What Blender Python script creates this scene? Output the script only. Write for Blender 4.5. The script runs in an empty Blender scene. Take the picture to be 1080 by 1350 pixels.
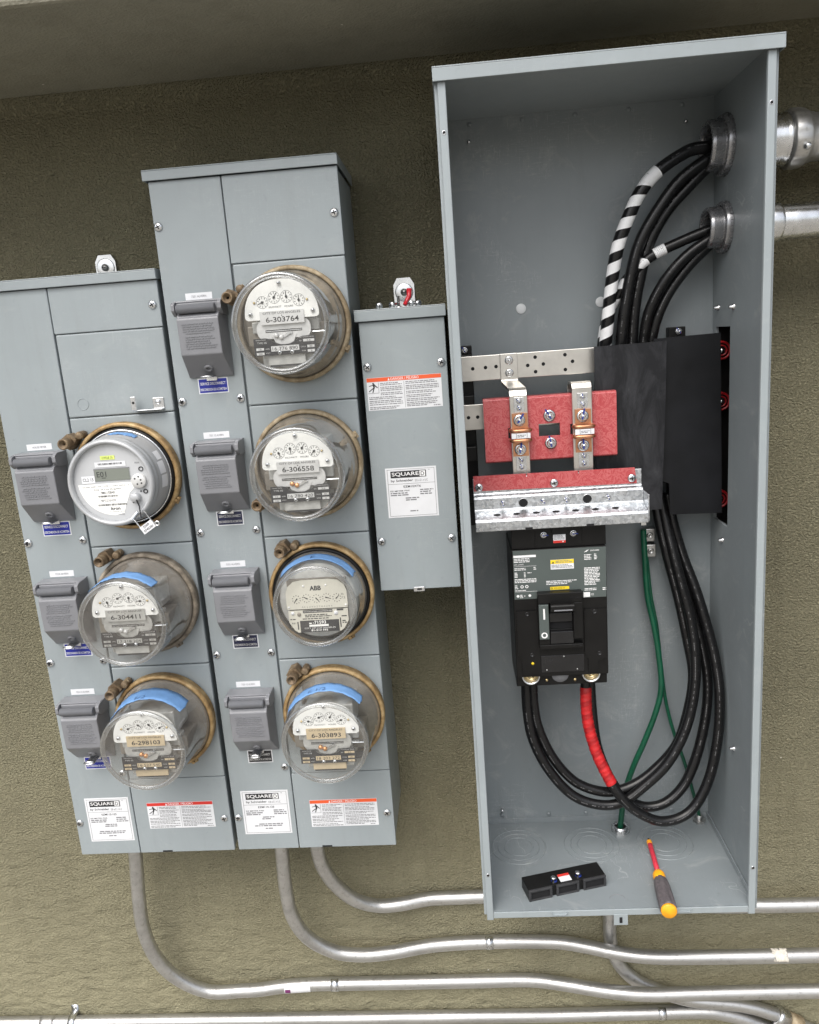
import bpy, math, random
from math import sin, cos, pi, radians, sqrt, atan2
from mathutils import Vector, Matrix
random.seed(7)

# ------------------------------------------------------------------ camera, sky, sun, exposure
scene = bpy.context.scene
COL = scene.collection
cam_data = bpy.data.cameras.new('camera')
cam = bpy.data.objects.new('camera', cam_data)
COL.objects.link(cam)
cam.location = (0.46738, -1.48587, 1.42818)
cam.rotation_euler = (1.35328, 0.07338, 0.05294)
cam_data.sensor_fit = 'HORIZONTAL'
cam_data.sensor_width = 36.0
cam_data.lens = 36.0 * 1028.34 / 1080.0
cam_data.clip_start = 0.02
cam_data.clip_end = 2000.0
scene.camera = cam

SUN_EL, SUN_AZ = radians(55), radians(199)      # azimuth measured from +Y towards +X
world = bpy.data.worlds.new('World')
scene.world = world
world.use_nodes = True
wn = world.node_tree.nodes
sky = wn.new('ShaderNodeTexSky')
sky.sky_type = 'NISHITA'
sky.sun_disc = False
sky.sun_elevation = SUN_EL
sky.sun_rotation = SUN_AZ
sky.air_density = 1.0
sky.dust_density = 4.0
haze = wn.new('ShaderNodeHueSaturation')          # thin overcast: the same sky, milky
haze.inputs['Saturation'].default_value = 0.40
world.node_tree.links.new(sky.outputs[0], haze.inputs['Color'])
world.node_tree.links.new(haze.outputs[0], wn['Background'].inputs[0])
wn['Background'].inputs[1].default_value = 0.15

sun_data = bpy.data.lights.new('sun', 'SUN')
sun_data.energy = 1.5
sun_data.angle = radians(56)
sun_data.color = (1.0, 0.97, 0.92)
sun = bpy.data.objects.new('sun', sun_data)
COL.objects.link(sun)
sd = Vector((sin(SUN_AZ) * cos(SUN_EL), cos(SUN_AZ) * cos(SUN_EL), sin(SUN_EL)))
sun.rotation_euler = sd.to_track_quat('Z', 'Y').to_euler()
sun.location = sd * 8

vs = scene.view_settings
vs.view_transform = 'Standard'
vs.look = 'None'
vs.gamma = 1.0
vs.use_curve_mapping = False
vs.exposure = 0.60
scene.cycles.max_bounces = 8
scene.cycles.transparent_max_bounces = 16
scene.cycles.caustics_reflective = False
scene.cycles.caustics_refractive = False

# ------------------------------------------------------------------ materials
M = {}


def srgb(r, g, b):
    f = lambda c: c / 12.92 if c <= 0.04045 else ((c + 0.055) / 1.055) ** 2.4
    return (f(r / 255), f(g / 255), f(b / 255), 1)


class NT:
    def __init__(s, name):
        s.m = bpy.data.materials.new(name)
        s.m.use_nodes = True
        s.t = s.m.node_tree
        s.n = s.t.nodes
        s.b = s.n['Principled BSDF']
        s.out = s.n['Material Output']
        M[name] = s.m

    def add(s, t, **kw):
        n = s.n.new(t)
        for k, v in kw.items():
            if k.startswith('i_'):
                n.inputs[k[2:].replace('_', ' ')].default_value = v
            else:
                setattr(n, k, v)
        return n

    def ln(s, a, b):
        s.t.links.new(a, b)

    def coord(s, scale=(1, 1, 1), obj=True):
        c = s.add('ShaderNodeTexCoord')
        mp = s.add('ShaderNodeMapping')
        mp.inputs['Scale'].default_value = scale
        s.ln(c.outputs['Object' if obj else 'Generated'], mp.inputs[0])
        return mp.outputs[0]

    def world_coord(s, scale=(1, 1, 1)):
        g = s.add('ShaderNodeNewGeometry')
        mp = s.add('ShaderNodeMapping')
        mp.inputs['Scale'].default_value = scale
        s.ln(g.outputs['Position'], mp.inputs[0])
        return mp.outputs[0]

    def noise(s, vec, scale, detail=4, rough=0.55, dist=0.0):
        n = s.add('ShaderNodeTexNoise')
        n.inputs['Scale'].default_value = scale
        n.inputs['Detail'].default_value = detail
        n.inputs['Roughness'].default_value = rough
        n.inputs['Distortion'].default_value = dist
        s.ln(vec, n.inputs['Vector'])
        return n.outputs[0]

    def ramp(s, fac, stops):
        r = s.add('ShaderNodeValToRGB')
        e = r.color_ramp.elements
        while len(e) < len(stops):
            e.new(0.5)
        for i, (p, c) in enumerate(stops):
            e[i].position = p
            e[i].color = c if len(c) == 4 else (*c, 1)
        s.ln(fac, r.inputs[0])
        return r.outputs[0]

    def mix(s, fac, a, b, mode='MIX'):
        n = s.add('ShaderNodeMix', data_type='RGBA', blend_type=mode)
        for sock, v in ((n.inputs[0], fac), (n.inputs[6], a), (n.inputs[7], b)):
            if isinstance(v, (int, float)):
                sock.default_value = v
            elif isinstance(v, tuple):
                sock.default_value = v
            else:
                s.ln(v, sock)
        return n.outputs[2]

    def math(s, op, a, b=0.0):
        n = s.add('ShaderNodeMath', operation=op)
        for sock, v in ((n.inputs[0], a), (n.inputs[1], b)):
            if isinstance(v, (int, float)):
                sock.default_value = v
            else:
                s.ln(v, sock)
        return n.outputs[0]

    def bump(s, h, strength, dist, prev=None):
        n = s.add('ShaderNodeBump')
        n.inputs['Strength'].default_value = strength
        n.inputs['Distance'].default_value = dist
        s.ln(h, n.inputs['Height'])
        if prev is not None:
            s.ln(prev, n.inputs['Normal'])
        return n.outputs[0]

    def set(s, **kw):
        for k, v in kw.items():
            key = {'color': 'Base Color', 'rough': 'Roughness', 'metal': 'Metallic', 'normal': 'Normal',
                   'spec': 'Specular IOR Level', 'coat': 'Coat Weight', 'coat_rough': 'Coat Roughness',
                   'aniso': 'Anisotropic', 'trans': 'Transmission Weight'}[k]
            if isinstance(v, (int, float, tuple)):
                s.b.inputs[key].default_value = v
            else:
                s.ln(v, s.b.inputs[key])
        return s


def simple(name, col, rough=0.5, metal=0.0, var=0.12, vscale=30, bump=0.0, bscale=200, rvar=0.1, spec=0.5):
    s = NT(name)
    v = s.world_coord()
    n = s.noise(v, vscale, 5)
    dark = tuple(c * (1 - var) for c in col[:3]) + (1,)
    lite = tuple(min(1, c * (1 + var)) for c in col[:3]) + (1,)
    s.set(color=s.ramp(n, [(0.3, dark), (0.7, lite)]), metal=metal, spec=spec)
    r = s.noise(v, vscale * 2.3, 4)
    s.set(rough=s.math('ADD', s.math('MULTIPLY', r, rvar * 2), rough - rvar))
    if bump:
        s.set(normal=s.bump(s.noise(v, bscale, 3), bump, 0.001))
    return s


def paint(name, col, rough, marks):
    s = NT(name)
    v = s.world_coord()
    n1 = s.noise(v, 5, 5, 0.6)
    n2 = s.noise(v, 90, 5, 0.6)
    base = s.ramp(n1, [(0.28, tuple(c * 0.92 for c in col[:3])), (0.72, tuple(c * 1.05 for c in col[:3]))])
    spk = s.ramp(n2, [(0.27, (0.8, 0.8, 0.8)), (0.36, (1, 1, 1))])
    c = s.mix(0.35, base, spk, 'MULTIPLY')
    streak = s.noise(s.world_coord((14, 14, 1.2)), 4, 5, 0.6)
    c = s.mix(0.25, c, s.ramp(streak, [(0.30, (0.86, 0.85, 0.82)), (0.48, (1, 1, 1))]), 'MULTIPLY')
    # dusty smudges and hairline scratches
    sm = s.noise(v, 11, 6, 0.72, 1.4)
    c = s.mix(s.math('MULTIPLY', s.ramp(sm, [(0.56, (0, 0, 0)), (0.74, (1, 1, 1))]), 0.16 * marks), c, (0.56, 0.56, 0.54, 1))
    gate = s.ramp(s.noise(v, 7, 3), [(0.55, (0, 0, 0)), (0.62, (1, 1, 1))])
    for sc_, rot in (((1.0, 1.0, 16), 0.5), ((14, 1.0, 1.0), -0.35)):
        g = s.add('ShaderNodeNewGeometry')
        mp = s.add('ShaderNodeMapping')
        mp.inputs['Scale'].default_value = sc_
        mp.inputs['Rotation'].default_value = (0, rot, 0)
        s.ln(g.outputs['Position'], mp.inputs[0])
        ln_ = s.ramp(s.noise(mp.outputs[0], 16, 2, 0.5, 0.3), [(0.492, (0, 0, 0)), (0.5, (1, 1, 1)), (0.508, (0, 0, 0))])
        c = s.mix(s.math('MULTIPLY', s.math('MULTIPLY', ln_, gate), 0.22 * marks), c, (0.60, 0.61, 0.61, 1))
    s.set(color=c)
    s.set(rough=s.math('ADD', s.math('MULTIPLY', sm, 0.26), rough - 0.13))
    b1 = s.bump(s.noise(v, 520, 2), 0.12, 0.0006)
    s.set(normal=s.bump(s.noise(v, 7, 3), 0.22, 0.006, b1), spec=0.6)
    return s


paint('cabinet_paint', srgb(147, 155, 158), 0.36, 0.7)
paint('cabinet_paint_shaded', srgb(126, 133, 136), 0.38, 1.3)  # same paint as outside, its colour darkened for the shade inside the cabinet


def stucco(name, col, fine=1.0):
    s = NT(name)
    v = s.world_coord()
    big = s.noise(v, 2.2, 5, 0.6)
    mid = s.noise(v, 215, 4, 0.6, 0.25)
    base = s.ramp(big, [(0.3, tuple(c * 0.86 for c in col[:3])), (0.7, tuple(c * 1.12 for c in col[:3]))])
    pits = s.ramp(mid, [(0.34, (0.78, 0.76, 0.73)), (0.50, (1, 1, 1)), (0.70, (1.05, 1.05, 1.04))])  # dirt and relief shading of the grain, both painted into the colour
    c = s.mix(0.85 if fine > 0.5 else 0.3, base, pits, 'MULTIPLY')
    drip = s.noise(s.world_coord((9, 9, 0.7)), 2.0, 5, 0.65)
    c = s.mix(0.45, c, s.ramp(drip, [(0.34, (0.80, 0.79, 0.77)), (0.50, (1, 1, 1)), (0.70, (1.05, 1.05, 1.03))]), 'MULTIPLY')
    # a few pale paint flecks
    vo = s.add('ShaderNodeTexVoronoi')
    vo.inputs['Scale'].default_value = 22
    s.ln(v, vo.inputs['Vector'])
    g = s.noise(v, 3.1, 2)
    fl = s.math('MULTIPLY', s.math('LESS_THAN', vo.outputs['Distance'], 0.045), s.math('GREATER_THAN', g, 0.62))
    c = s.mix(fl, c, (0.62, 0.58, 0.5, 1))
    s.set(color=c, rough=0.75, spec=0.35)
    # sand finish: coarse grain high up, smoother trowelled skin lower down
    h1 = s.noise(s.world_coord((1, 1, 1.25)), 215, 3, 0.55, 0.25)
    h2 = s.noise(s.world_coord((0.8, 1, 1.2)), 34, 3, 0.5, 0.4)
    h3 = s.noise(v, 420, 2, 0.6)
    sep = s.add('ShaderNodeSeparateXYZ')
    s.ln(s.world_coord(), sep.inputs[0])
    zf = s.add('ShaderNodeMapRange')
    zf.inputs[1].default_value = 0.25
    zf.inputs[2].default_value = 1.2
    zf.inputs[3].default_value = 0.16
    zf.inputs[4].default_value = 1.0
    s.ln(s.math('ADD', sep.outputs[2], s.math('MULTIPLY', s.noise(v, 2.5, 3), 0.6)), zf.inputs[0])
    b = s.bump(s.noise(s.world_coord((0.9, 1, 1.6)), 13, 4, 0.6, 1.0), 0.5 * fine, 0.016)
    b = s.bump(h2, 0.8 * fine, 0.010, b)
    b = s.bump(s.math('MULTIPLY', s.ramp(h1, [(0.30, (0, 0, 0)), (0.62, (1, 1, 1))]), zf.outputs[0]), 1.0 * fine, 0.0065, b)
    b = s.bump(h3, 0.2, 0.001, b)
    s.set(normal=b)
    return s


stucco('stucco_olive', srgb(143, 138, 113))
stucco('soffit_olive', srgb(142, 139, 124), 0.25)
simple('concrete_ground', srgb(142, 138, 130), 0.85, var=0.2, vscale=2.5, bump=0.4, bscale=60)

simple('zinc', (0.68, 0.69, 0.70, 1), 0.26, 1.0, 0.12, 60, 0.05, 400)
simple('steel_dull', (0.46, 0.46, 0.45, 1), 0.40, 1.0, 0.2, 80, 0.1, 300)
simple('tin_bus', (0.62, 0.60, 0.56, 1), 0.34, 1.0, 0.10, 25, 0.08, 250)
simple('copper', (0.55, 0.27, 0.15, 1), 0.4, 1.0, 0.2, 60)
simple('dark_hole', (0.006, 0.006, 0.007, 1), 0.9, 0, 0.1)
simple('black_plastic', (0.007, 0.0068, 0.0066, 1), 0.38, 0, 0.25, 40, 0.08, 500, spec=0.24)
simple('cover_rim', (0.034, 0.034, 0.036, 1), 0.34, 0, 0.25, 60)
simple('black_gloss', (0.012, 0.012, 0.013, 1), 0.18, 0, 0.2, 40)
simple('black_sheet', (0.007, 0.0075, 0.009, 1), 0.42, 0, 0.5, 11, 0.08, 160, 0.14, spec=0.25)
s = simple('scuffed_sheet', (0.012, 0.0125, 0.0145, 1), 0.40, 0, 0.4, 14, 0.08, 160, 0.14, spec=0.28)
sc_ = s.noise(s.world_coord((1, 1, 0.35)), 26, 6, 0.7, 1.2)
s.set(color=s.ramp(sc_, [(0.42, (0.010, 0.0105, 0.0125)), (0.62, (0.030, 0.031, 0.035)), (0.78, (0.075, 0.076, 0.08))]))
simple('grey_plastic', srgb(126, 127, 131), 0.36, 0, 0.05, 25, 0.06, 600)
simple('breaker_plate', srgb(78, 86, 84), 0.38, 0, 0.06, 20)
simple('paper', (0.72, 0.73, 0.75, 1), 0.42, 0, 0.05, 20)
simple('paper_tan', srgb(196, 178, 146), 0.6, 0, 0.08, 60)
simple('silver_plate', (0.60, 0.60, 0.59, 1), 0.45, 0.25, 0.1, 80)
simple('ink', (0.02, 0.02, 0.022, 1), 0.6, 0, 0.1)
simple('ink_grey', (0.19, 0.19, 0.20, 1), 0.6, 0, 0.1)
simple('pen_ink', srgb(56, 84, 124), 0.7, 0, 0.2, 90)
simple('jacket_ink', (0.085, 0.085, 0.088, 1), 0.6, 0, 0.4, 60)
simple('white_ink', (0.80, 0.80, 0.80, 1), 0.5, 0, 0.05)
simple('orange_print', srgb(226, 92, 48), 0.5, 0, 0.06)
simple('red_print', srgb(205, 52, 44), 0.5, 0, 0.06)
simple('yellow_print', srgb(236, 205, 38), 0.5, 0, 0.05)
simple('blue_sticker', srgb(24, 38, 142), 0.35, 0, 0.08, 60)
simple('navy_sticker', srgb(26, 30, 62), 0.35, 0, 0.08, 60)
simple('blue_paint_mark', srgb(28, 50, 130), 0.5, 0, 0.1)
simple('painter_tape', srgb(108, 150, 200), 0.7, 0, 0.10, 60, 0.3, 700)
simple('dial_white', (0.86, 0.86, 0.83, 1), 0.42, 0, 0.04, 30)
simple('dial_cream', srgb(206, 203, 190), 0.45, 0, 0.05, 30)
simple('meter_casting', srgb(178, 178, 174), 0.42, 0.25, 0.18, 70)
simple('meter_dark', srgb(128, 122, 112), 0.5, 0.25, 0.25, 45)
simple('meter_grey_ring', srgb(176, 178, 180), 0.35, 0.2, 0.06, 30)
simple('face_grey', srgb(184, 186, 188), 0.4, 0, 0.03, 30)
simple('lcd', srgb(122, 127, 119), 0.2, 0, 0.04, 10)
simple('lime_print', srgb(208, 222, 120), 0.5, 0, 0.05)
simple('screw_brass', (0.66, 0.52, 0.28, 1), 0.35, 1.0, 0.15, 80)
simple('orange_metal', (0.80, 0.42, 0.20, 1), 0.35, 1.0, 0.1, 80)
simple('cable_black', (0.006, 0.006, 0.0065, 1), 0.30, 0, 0.3, 120, 0.05, 500, spec=0.38)
simple('cable_green', srgb(12, 74, 52), 0.38, 0, 0.2, 60)
simple('tape_white', (0.80, 0.81, 0.82, 1), 0.42, 0, 0.05, 60)
simple('tape_red', srgb(186, 34, 37), 0.38, 0, 0.14, 90, 0.1, 300)
simple('tape_red_dark', srgb(160, 28, 32), 0.36, 0, 0.14, 90, 0.1, 300)
simple('plug_red', srgb(196, 40, 52), 0.35, 0, 0.1)
simple('light_plug', (0.62, 0.64, 0.65, 1), 0.5, 0, 0.05)
simple('bushing_grey', (0.30, 0.30, 0.31, 1), 0.26, 0.8, 0.2, 60)
simple('red_ring', srgb(140, 18, 24), 0.35, 0, 0.15)
simple('driver_red', srgb(190, 50, 66), 0.42, 0, 0.22, 120)
simple('driver_grey', srgb(92, 86, 88), 0.6, 0, 0.3, 160, 0.4, 500)
simple('driver_orange', srgb(240, 164, 30), 0.45, 0, 0.12, 90)
simple('white_blob', (0.70, 0.66, 0.58, 1), 0.8, 0, 0.15, 200, 0.6, 300)
simple('purple_print', srgb(110, 40, 96), 0.5, 0, 0.1)


def brass(name, a, b, c, rough, metal):
    s = NT(name)
    v = s.world_coord()
    n = s.noise(v, 55, 6, 0.7)
    s.set(color=s.ramp(n, [(0.30, a), (0.5, b), (0.68, c)]), metal=metal)
    s.set(rough=s.math('ADD', s.math('MULTIPLY', n, 0.3), rough - 0.15),
          normal=s.bump(s.noise(v, 260, 4), 0.25, 0.001))


brass('brass_ring', srgb(112, 88, 58), srgb(160, 132, 90), srgb(190, 166, 124), 0.5, 0.35)
brass('old_brass', srgb(108, 92, 70), srgb(148, 132, 106), srgb(182, 168, 142), 0.65, 0.2)
brass('dirty_brass', srgb(84, 76, 66), srgb(128, 118, 104), srgb(166, 156, 140), 0.7, 0.15)
brass('lock_bronze', srgb(78, 64, 48), srgb(116, 98, 76), srgb(156, 138, 110), 0.55, 0.3)

# galvanised steel with spangle
s = NT('galvanised')
v = s.world_coord()
vo = s.add('ShaderNodeTexVoronoi')
vo.inputs['Scale'].default_value = 260
s.ln(v, vo.inputs['Vector'])
hs = s.add('ShaderNodeSeparateColor')
s.ln(vo.outputs['Color'], hs.inputs[0])
mixn = s.math('ADD', s.math('MULTIPLY', hs.outputs[0], 0.6), s.math('MULTIPLY', s.noise(v, 60, 4), 0.4))
s.set(color=s.ramp(mixn, [(0.2, (0.40, 0.42, 0.44)), (0.75, (0.66, 0.68, 0.70))]), metal=0.92,
      rough=s.math('ADD', s.math('MULTIPLY', hs.outputs[1], 0.22), 0.26))

# conduit: drawn zinc with long streaks and scuffs
s = NT('conduit_zinc')
v = s.world_coord()
st = s.noise(s.world_coord((6, 60, 30)), 1.5, 5, 0.65)
sc = s.noise(v, 130, 5, 0.7)
c = s.ramp(st, [(0.25, (0.40, 0.395, 0.385)), (0.6, (0.56, 0.555, 0.54))])
s.set(color=s.mix(0.75, c, s.ramp(sc, [(0.30, (0.62, 0.60, 0.57)), (0.44, (1, 1, 1))]), 'MULTIPLY'), metal=0.86,
      rough=s.math('ADD', s.math('MULTIPLY', sc, 0.3), 0.22),
      normal=s.bump(s.noise(v, 240, 3), 0.10, 0.001))

# red fibreglass sheet (glastic)
s = NT('red_fibreglass')
v = s.world_coord((1, 1, 1))
w1 = s.noise(v, 48, 6, 0.7, 2.5)
w2 = s.noise(s.world_coord((1, 1, 0.5)), 95, 5, 0.7, 3.0)
vein = s.ramp(w1, [(0.44, (0, 0, 0)), (0.50, (1, 1, 1)), (0.56, (0, 0, 0))])
vein2 = s.ramp(w2, [(0.46, (0, 0, 0)), (0.50, (1, 1, 1)), (0.54, (0, 0, 0))])
c = s.mix(s.math('MULTIPLY', vein, 0.5), srgb(170, 62, 66), srgb(212, 134, 132))
c = s.mix(s.math('MULTIPLY', vein2, 0.5), c, srgb(196, 104, 104))
s.set(color=c, rough=0.36)


# glass shell: thin pane, reflects more at grazing angles, a little grime
def glass(name, grime, gcol, pw=2.3, k=0.85, base=0.02, tint=0.985):
    s = NT(name)
    s.n.remove(s.b)
    tr = s.add('ShaderNodeBsdfTransparent')
    tr.inputs[0].default_value = (tint * 0.995, tint, tint * 0.998, 1)
    gl = s.add('ShaderNodeBsdfGlossy')
    gl.inputs['Roughness'].default_value = 0.03
    gl.inputs['Color'].default_value = (0.95, 0.97, 1, 1)
    df = s.add('ShaderNodeBsdfDiffuse')
    df.inputs[0].default_value = gcol
    lw = s.add('ShaderNodeLayerWeight')
    lw.inputs[0].default_value = 0.5
    p = s.math('POWER', lw.outputs['Facing'], pw)
    f = s.math('ADD', s.math('MULTIPLY', p, k), base)
    m1 = s.add('ShaderNodeMixShader')
    s.ln(f, m1.inputs[0])
    s.ln(tr.outputs[0], m1.inputs[1])
    s.ln(gl.outputs[0], m1.inputs[2])
    m2 = s.add('ShaderNodeMixShader')
    nz = s.noise(s.world_coord(), 24, 5, 0.65)
    # grime gathers towards the base of the cover (object y runs from 0 at the socket to the front)
    sep = s.add('ShaderNodeSeparateXYZ')
    tc = s.add('ShaderNodeTexCoord')
    s.ln(tc.outputs['Object'], sep.inputs[0])
    mr = s.add('ShaderNodeMapRange')
    mr.inputs[1].default_value = -0.10
    mr.inputs[2].default_value = -0.03
    mr.inputs[3].default_value = 0.34
    mr.inputs[4].default_value = 1.0
    s.ln(sep.outputs[1], mr.inputs[0])
    gf = s.math('MULTIPLY', s.math('MULTIPLY', s.math('POWER', nz, 1.5), mr.outputs[0]), grime)
    s.ln(gf, m2.inputs[0])
    s.ln(m1.outputs[0], m2.inputs[1])
    s.ln(df.outputs[0], m2.inputs[2])
    s.ln(m2.outputs[0], s.out.inputs[0])


glass('rim_glass', 0.35, (0.34, 0.33, 0.30, 1), 1.0, 0.9, 0.05, 0.86)
glass('meter_glass', 0.55, (0.52, 0.50, 0.46, 1))
glass('meter_glass_dusty', 1.0, (0.42, 0.38, 0.33, 1))


# ------------------------------------------------------------------ mesh builder
_txt = {}


def text_mesh(s, off=0.0):
    key = (s, off)
    if key not in _txt:
        cu = bpy.data.curves.new('t', 'FONT')
        cu.body = s
        cu.size = 1
        cu.resolution_u = 3
        cu.offset = off
        o = bpy.data.objects.new('t', cu)
        COL.objects.link(o)
        bpy.context.view_layer.update()
        me = bpy.data.meshes.new_from_object(o.evaluated_get(bpy.context.evaluated_depsgraph_get()))
        vv = [(q.co.x, q.co.y) for q in me.vertices]
        ff = [list(p.vertices) for p in me.polygons]
        bpy.data.objects.remove(o)
        bpy.data.curves.remove(cu)
        bpy.data.meshes.remove(me)
        x0, x1 = min(q[0] for q in vv), max(q[0] for q in vv)
        y0, y1 = min(q[1] for q in vv), max(q[1] for q in vv)
        _txt[key] = ([((a - x0) / max(1e-6, x1 - x0), (b - y0) / max(1e-6, y1 - y0)) for a, b in vv], ff)
    return _txt[key]


class MB:
    def __init__(s):
        s.v, s.f, s.m, s.sm = [], [], [], []
        s.mats = []
        s.cur = 0
        s.smooth = False

    def mat(s, name, smooth=None):
        if name not in s.mats:
            s.mats.append(name)
        s.cur = s.mats.index(name)
        if smooth is not None:
            s.smooth = smooth
        return s

    def raw(s, vv, ff):
        o = len(s.v)
        s.v += [tuple(a) for a in vv]
        for f in ff:
            s.f.append([o + i for i in f])
            s.m.append(s.cur)
            s.sm.append(s.smooth)
        return s

    def box(s, x0, x1, y0, y1, z0, z1):
        sm, s.smooth = s.smooth, False
        vv = [(x, y, z) for x in (x0, x1) for y in (y0, y1) for z in (z0, z1)]
        s.raw(vv, [(0, 1, 3, 2), (4, 6, 7, 5), (0, 4, 5, 1), (2, 3, 7, 6), (0, 2, 6, 4), (1, 5, 7, 3)])
        s.smooth = sm
        return s

    def prism(s, poly, axis, a, b):
        """poly in the two other axes (order kept: x->(y,z), y->(x,z), z->(x,y)) extruded from a to b"""
        n = len(poly)

        def pt(p, t):
            return {'x': (t, p[0], p[1]), 'y': (p[0], t, p[1]), 'z': (p[0], p[1], t)}[axis]
        vv = [pt(p, a) for p in poly] + [pt(p, b) for p in poly]
        ff = [(i, (i + 1) % n, n + (i + 1) % n, n + i) for i in range(n)]
        s.raw(vv, ff)
        sm, s.smooth = s.smooth, False
        s.raw(vv[:n], [list(range(n))[::-1]])
        s.raw(vv[n:], [list(range(n))])
        s.smooth = sm
        return s

    def lathe(s, prof, c=(0, 0, 0), axis='y', seg=32, closed=False):
        """prof: (radius, along) pairs"""
        vv, ff = [], []
        np_ = len(prof)
        for i in range(seg):
            a = 2 * pi * i / seg
            for r, t in prof:
                p = {'y': (r * cos(a), t, r * sin(a)), 'x': (t, r * cos(a), r * sin(a)), 'z': (r * cos(a), r * sin(a), t)}[axis]
                vv.append((c[0] + p[0], c[1] + p[1], c[2] + p[2]))
        for i in range(seg):
            j = (i + 1) % seg
            for k in range(np_ if closed else np_ - 1):
                k2 = (k + 1) % np_
                ff.append((i * np_ + k, i * np_ + k2, j * np_ + k2, j * np_ + k))
        return s.raw(vv, ff)

    def cyl(s, p0, p1, r, seg=16, r1=None):
        return s.tube([p0, p1], r, seg, cap=True, r_end=r1)

    def tube(s, pts, r, seg=14, cap=True, r_end=None, rf=None, twist=0.0, matf=None):
        pts = [Vector(p) for p in pts]
        n = len(pts)
        tang = []
        for i in range(n):
            a, b = pts[max(0, i - 1)], pts[min(n - 1, i + 1)]
            tang.append((b - a).normalized())
        up = Vector((0, 0, 1)) if abs(tang[0].z) < 0.9 else Vector((1, 0, 0))
        nrm = tang[0].cross(up).normalized()
        vv, L = [], 0.0
        for i in range(n):
            if i:
                L += (pts[i] - pts[i - 1]).length
                nrm = (nrm - tang[i] * nrm.dot(tang[i])).normalized()
            bi = tang[i].cross(nrm)
            rr = r if r_end is None else r + (r_end - r) * i / (n - 1)
            if rf:
                rr = r * rf(L)
            for k in range(seg):
                a = 2 * pi * k / seg + twist * L
                vv.append(pts[i] + (nrm * cos(a) + bi * sin(a)) * rr)
        o = len(s.v)
        s.v += [tuple(a) for a in vv]
        for i in range(n - 1):
            for k in range(seg):
                k2 = (k + 1) % seg
                s.f.append([o + i * seg + k, o + i * seg + k2, o + (i + 1) * seg + k2, o + (i + 1) * seg + k])
                s.m.append(matf(i, k) if matf else s.cur)
                s.sm.append(True)
        if cap:
            for st in (0, (n - 1) * seg):
                s.f.append([o + st + k for k in range(seg)])
                s.m.append(s.cur)
                s.sm.append(False)
        return s

    # ---- flat print in the x-z plane facing -y
    def rect(s, x0, x1, z0, z1, y=0.0):
        sm, s.smooth = s.smooth, False
        s.raw([(x0, y, z0), (x1, y, z0), (x1, y, z1), (x0, y, z1)], [(0, 1, 2, 3)])
        s.smooth = sm
        return s

    def disc(s, x, z, r, y=0.0, seg=20, r0=0.0):
        sm, s.smooth = s.smooth, False
        if r0 == 0:
            s.raw([(x + r * cos(2 * pi * i / seg), y, z + r * sin(2 * pi * i / seg)) for i in range(seg)], [list(range(seg))])
        else:
            vv = []
            for i in range(seg):
                a = 2 * pi * i / seg
                vv += [(x + r * cos(a), y, z + r * sin(a)), (x + r0 * cos(a), y, z + r0 * sin(a))]
            s.raw(vv, [(2 * i, 2 * ((i + 1) % seg), 2 * ((i + 1) % seg) + 1, 2 * i + 1) for i in range(seg)])
        s.smooth = sm
        return s

    def line(s, x0, z0, x1, z1, w, y=0.0, w1=None):
        sm, s.smooth = s.smooth, False
        d = sqrt((x1 - x0) ** 2 + (z1 - z0) ** 2)
        nx, nz = -(z1 - z0) / d * w / 2, (x1 - x0) / d * w / 2
        k = 1 if w1 is None else w1 / w
        s.raw([(x0 + nx, y, z0 + nz), (x0 - nx, y, z0 - nz), (x1 - nx * k, y, z1 - nz * k), (x1 + nx * k, y, z1 + nz * k)], [(0, 1, 2, 3)])
        s.smooth = sm
        return s

    def poly(s, pts, y=0.0):
        sm, s.smooth = s.smooth, False
        s.raw([(a, y, b) for a, b in pts], [list(range(len(pts)))])
        s.smooth = sm
        return s

    def text(s, t, x0, x1, z0, h, y=0.0, off=0.0):
        sm, s.smooth = s.smooth, False
        vv, ff = text_mesh(t, off)
        s.raw([(x0 + a * (x1 - x0), y, z0 + b * h) for a, b in vv], ff)
        s.smooth = sm
        return s

    def microtext(s, x0, x1, z_top, lines, h, gap, y=0.0, seed=1, justify='l', fill=0.95):
        """lines of print too small to read: runs of word-length bars"""
        rg = random.Random(seed)
        for i in range(lines):
            z = z_top - i * gap
            x = x0 + (rg.random() * 0.2 * (x1 - x0) if justify == 'c' else 0)
            end = x1 - rg.random() * (1 - fill + 0.25) * (x1 - x0) if rg.random() < 0.55 else x1 - 0.02 * (x1 - x0)
            while x < end:
                w = min(end - x, h * (1.2 + rg.random() * 4.5))
                s.rect(x, x + w, z - h, z, y)
                x += w + h * 0.7
        return s

    def build(s, name, parent=None, loc=(0, 0, 0), bevel=0.0, seg=2, rot=None):
        me = bpy.data.meshes.new(name)
        me.from_pydata(s.v, [], s.f)
        for n in s.mats:
            me.materials.append(M[n])
        me.polygons.foreach_set('material_index', s.m)
        me.polygons.foreach_set('use_smooth', s.sm)
        me.update()
        o = bpy.data.objects.new(name, me)
        COL.objects.link(o)
        o.location = loc
        if rot:
            o.rotation_euler = rot
        if parent is not None:
            o.parent = parent
        if bevel:
            b = o.modifiers.new('edge', 'BEVEL')
            b.width = bevel
            b.segments = seg
            b.limit_method = 'ANGLE'
            b.angle_limit = radians(35)
        return o


def P(mat, smooth=False):
    return MB().mat(mat, smooth)


def empty(name, loc, label, cat, group=None):
    o = bpy.data.objects.new(name, None)
    COL.objects.link(o)
    o.location = loc
    tag(o, label, cat, group)
    return o


def tag(o, label, cat, group=None):
    o['label'] = label
    o['category'] = cat
    if group:
        o['group'] = group
    return o


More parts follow.
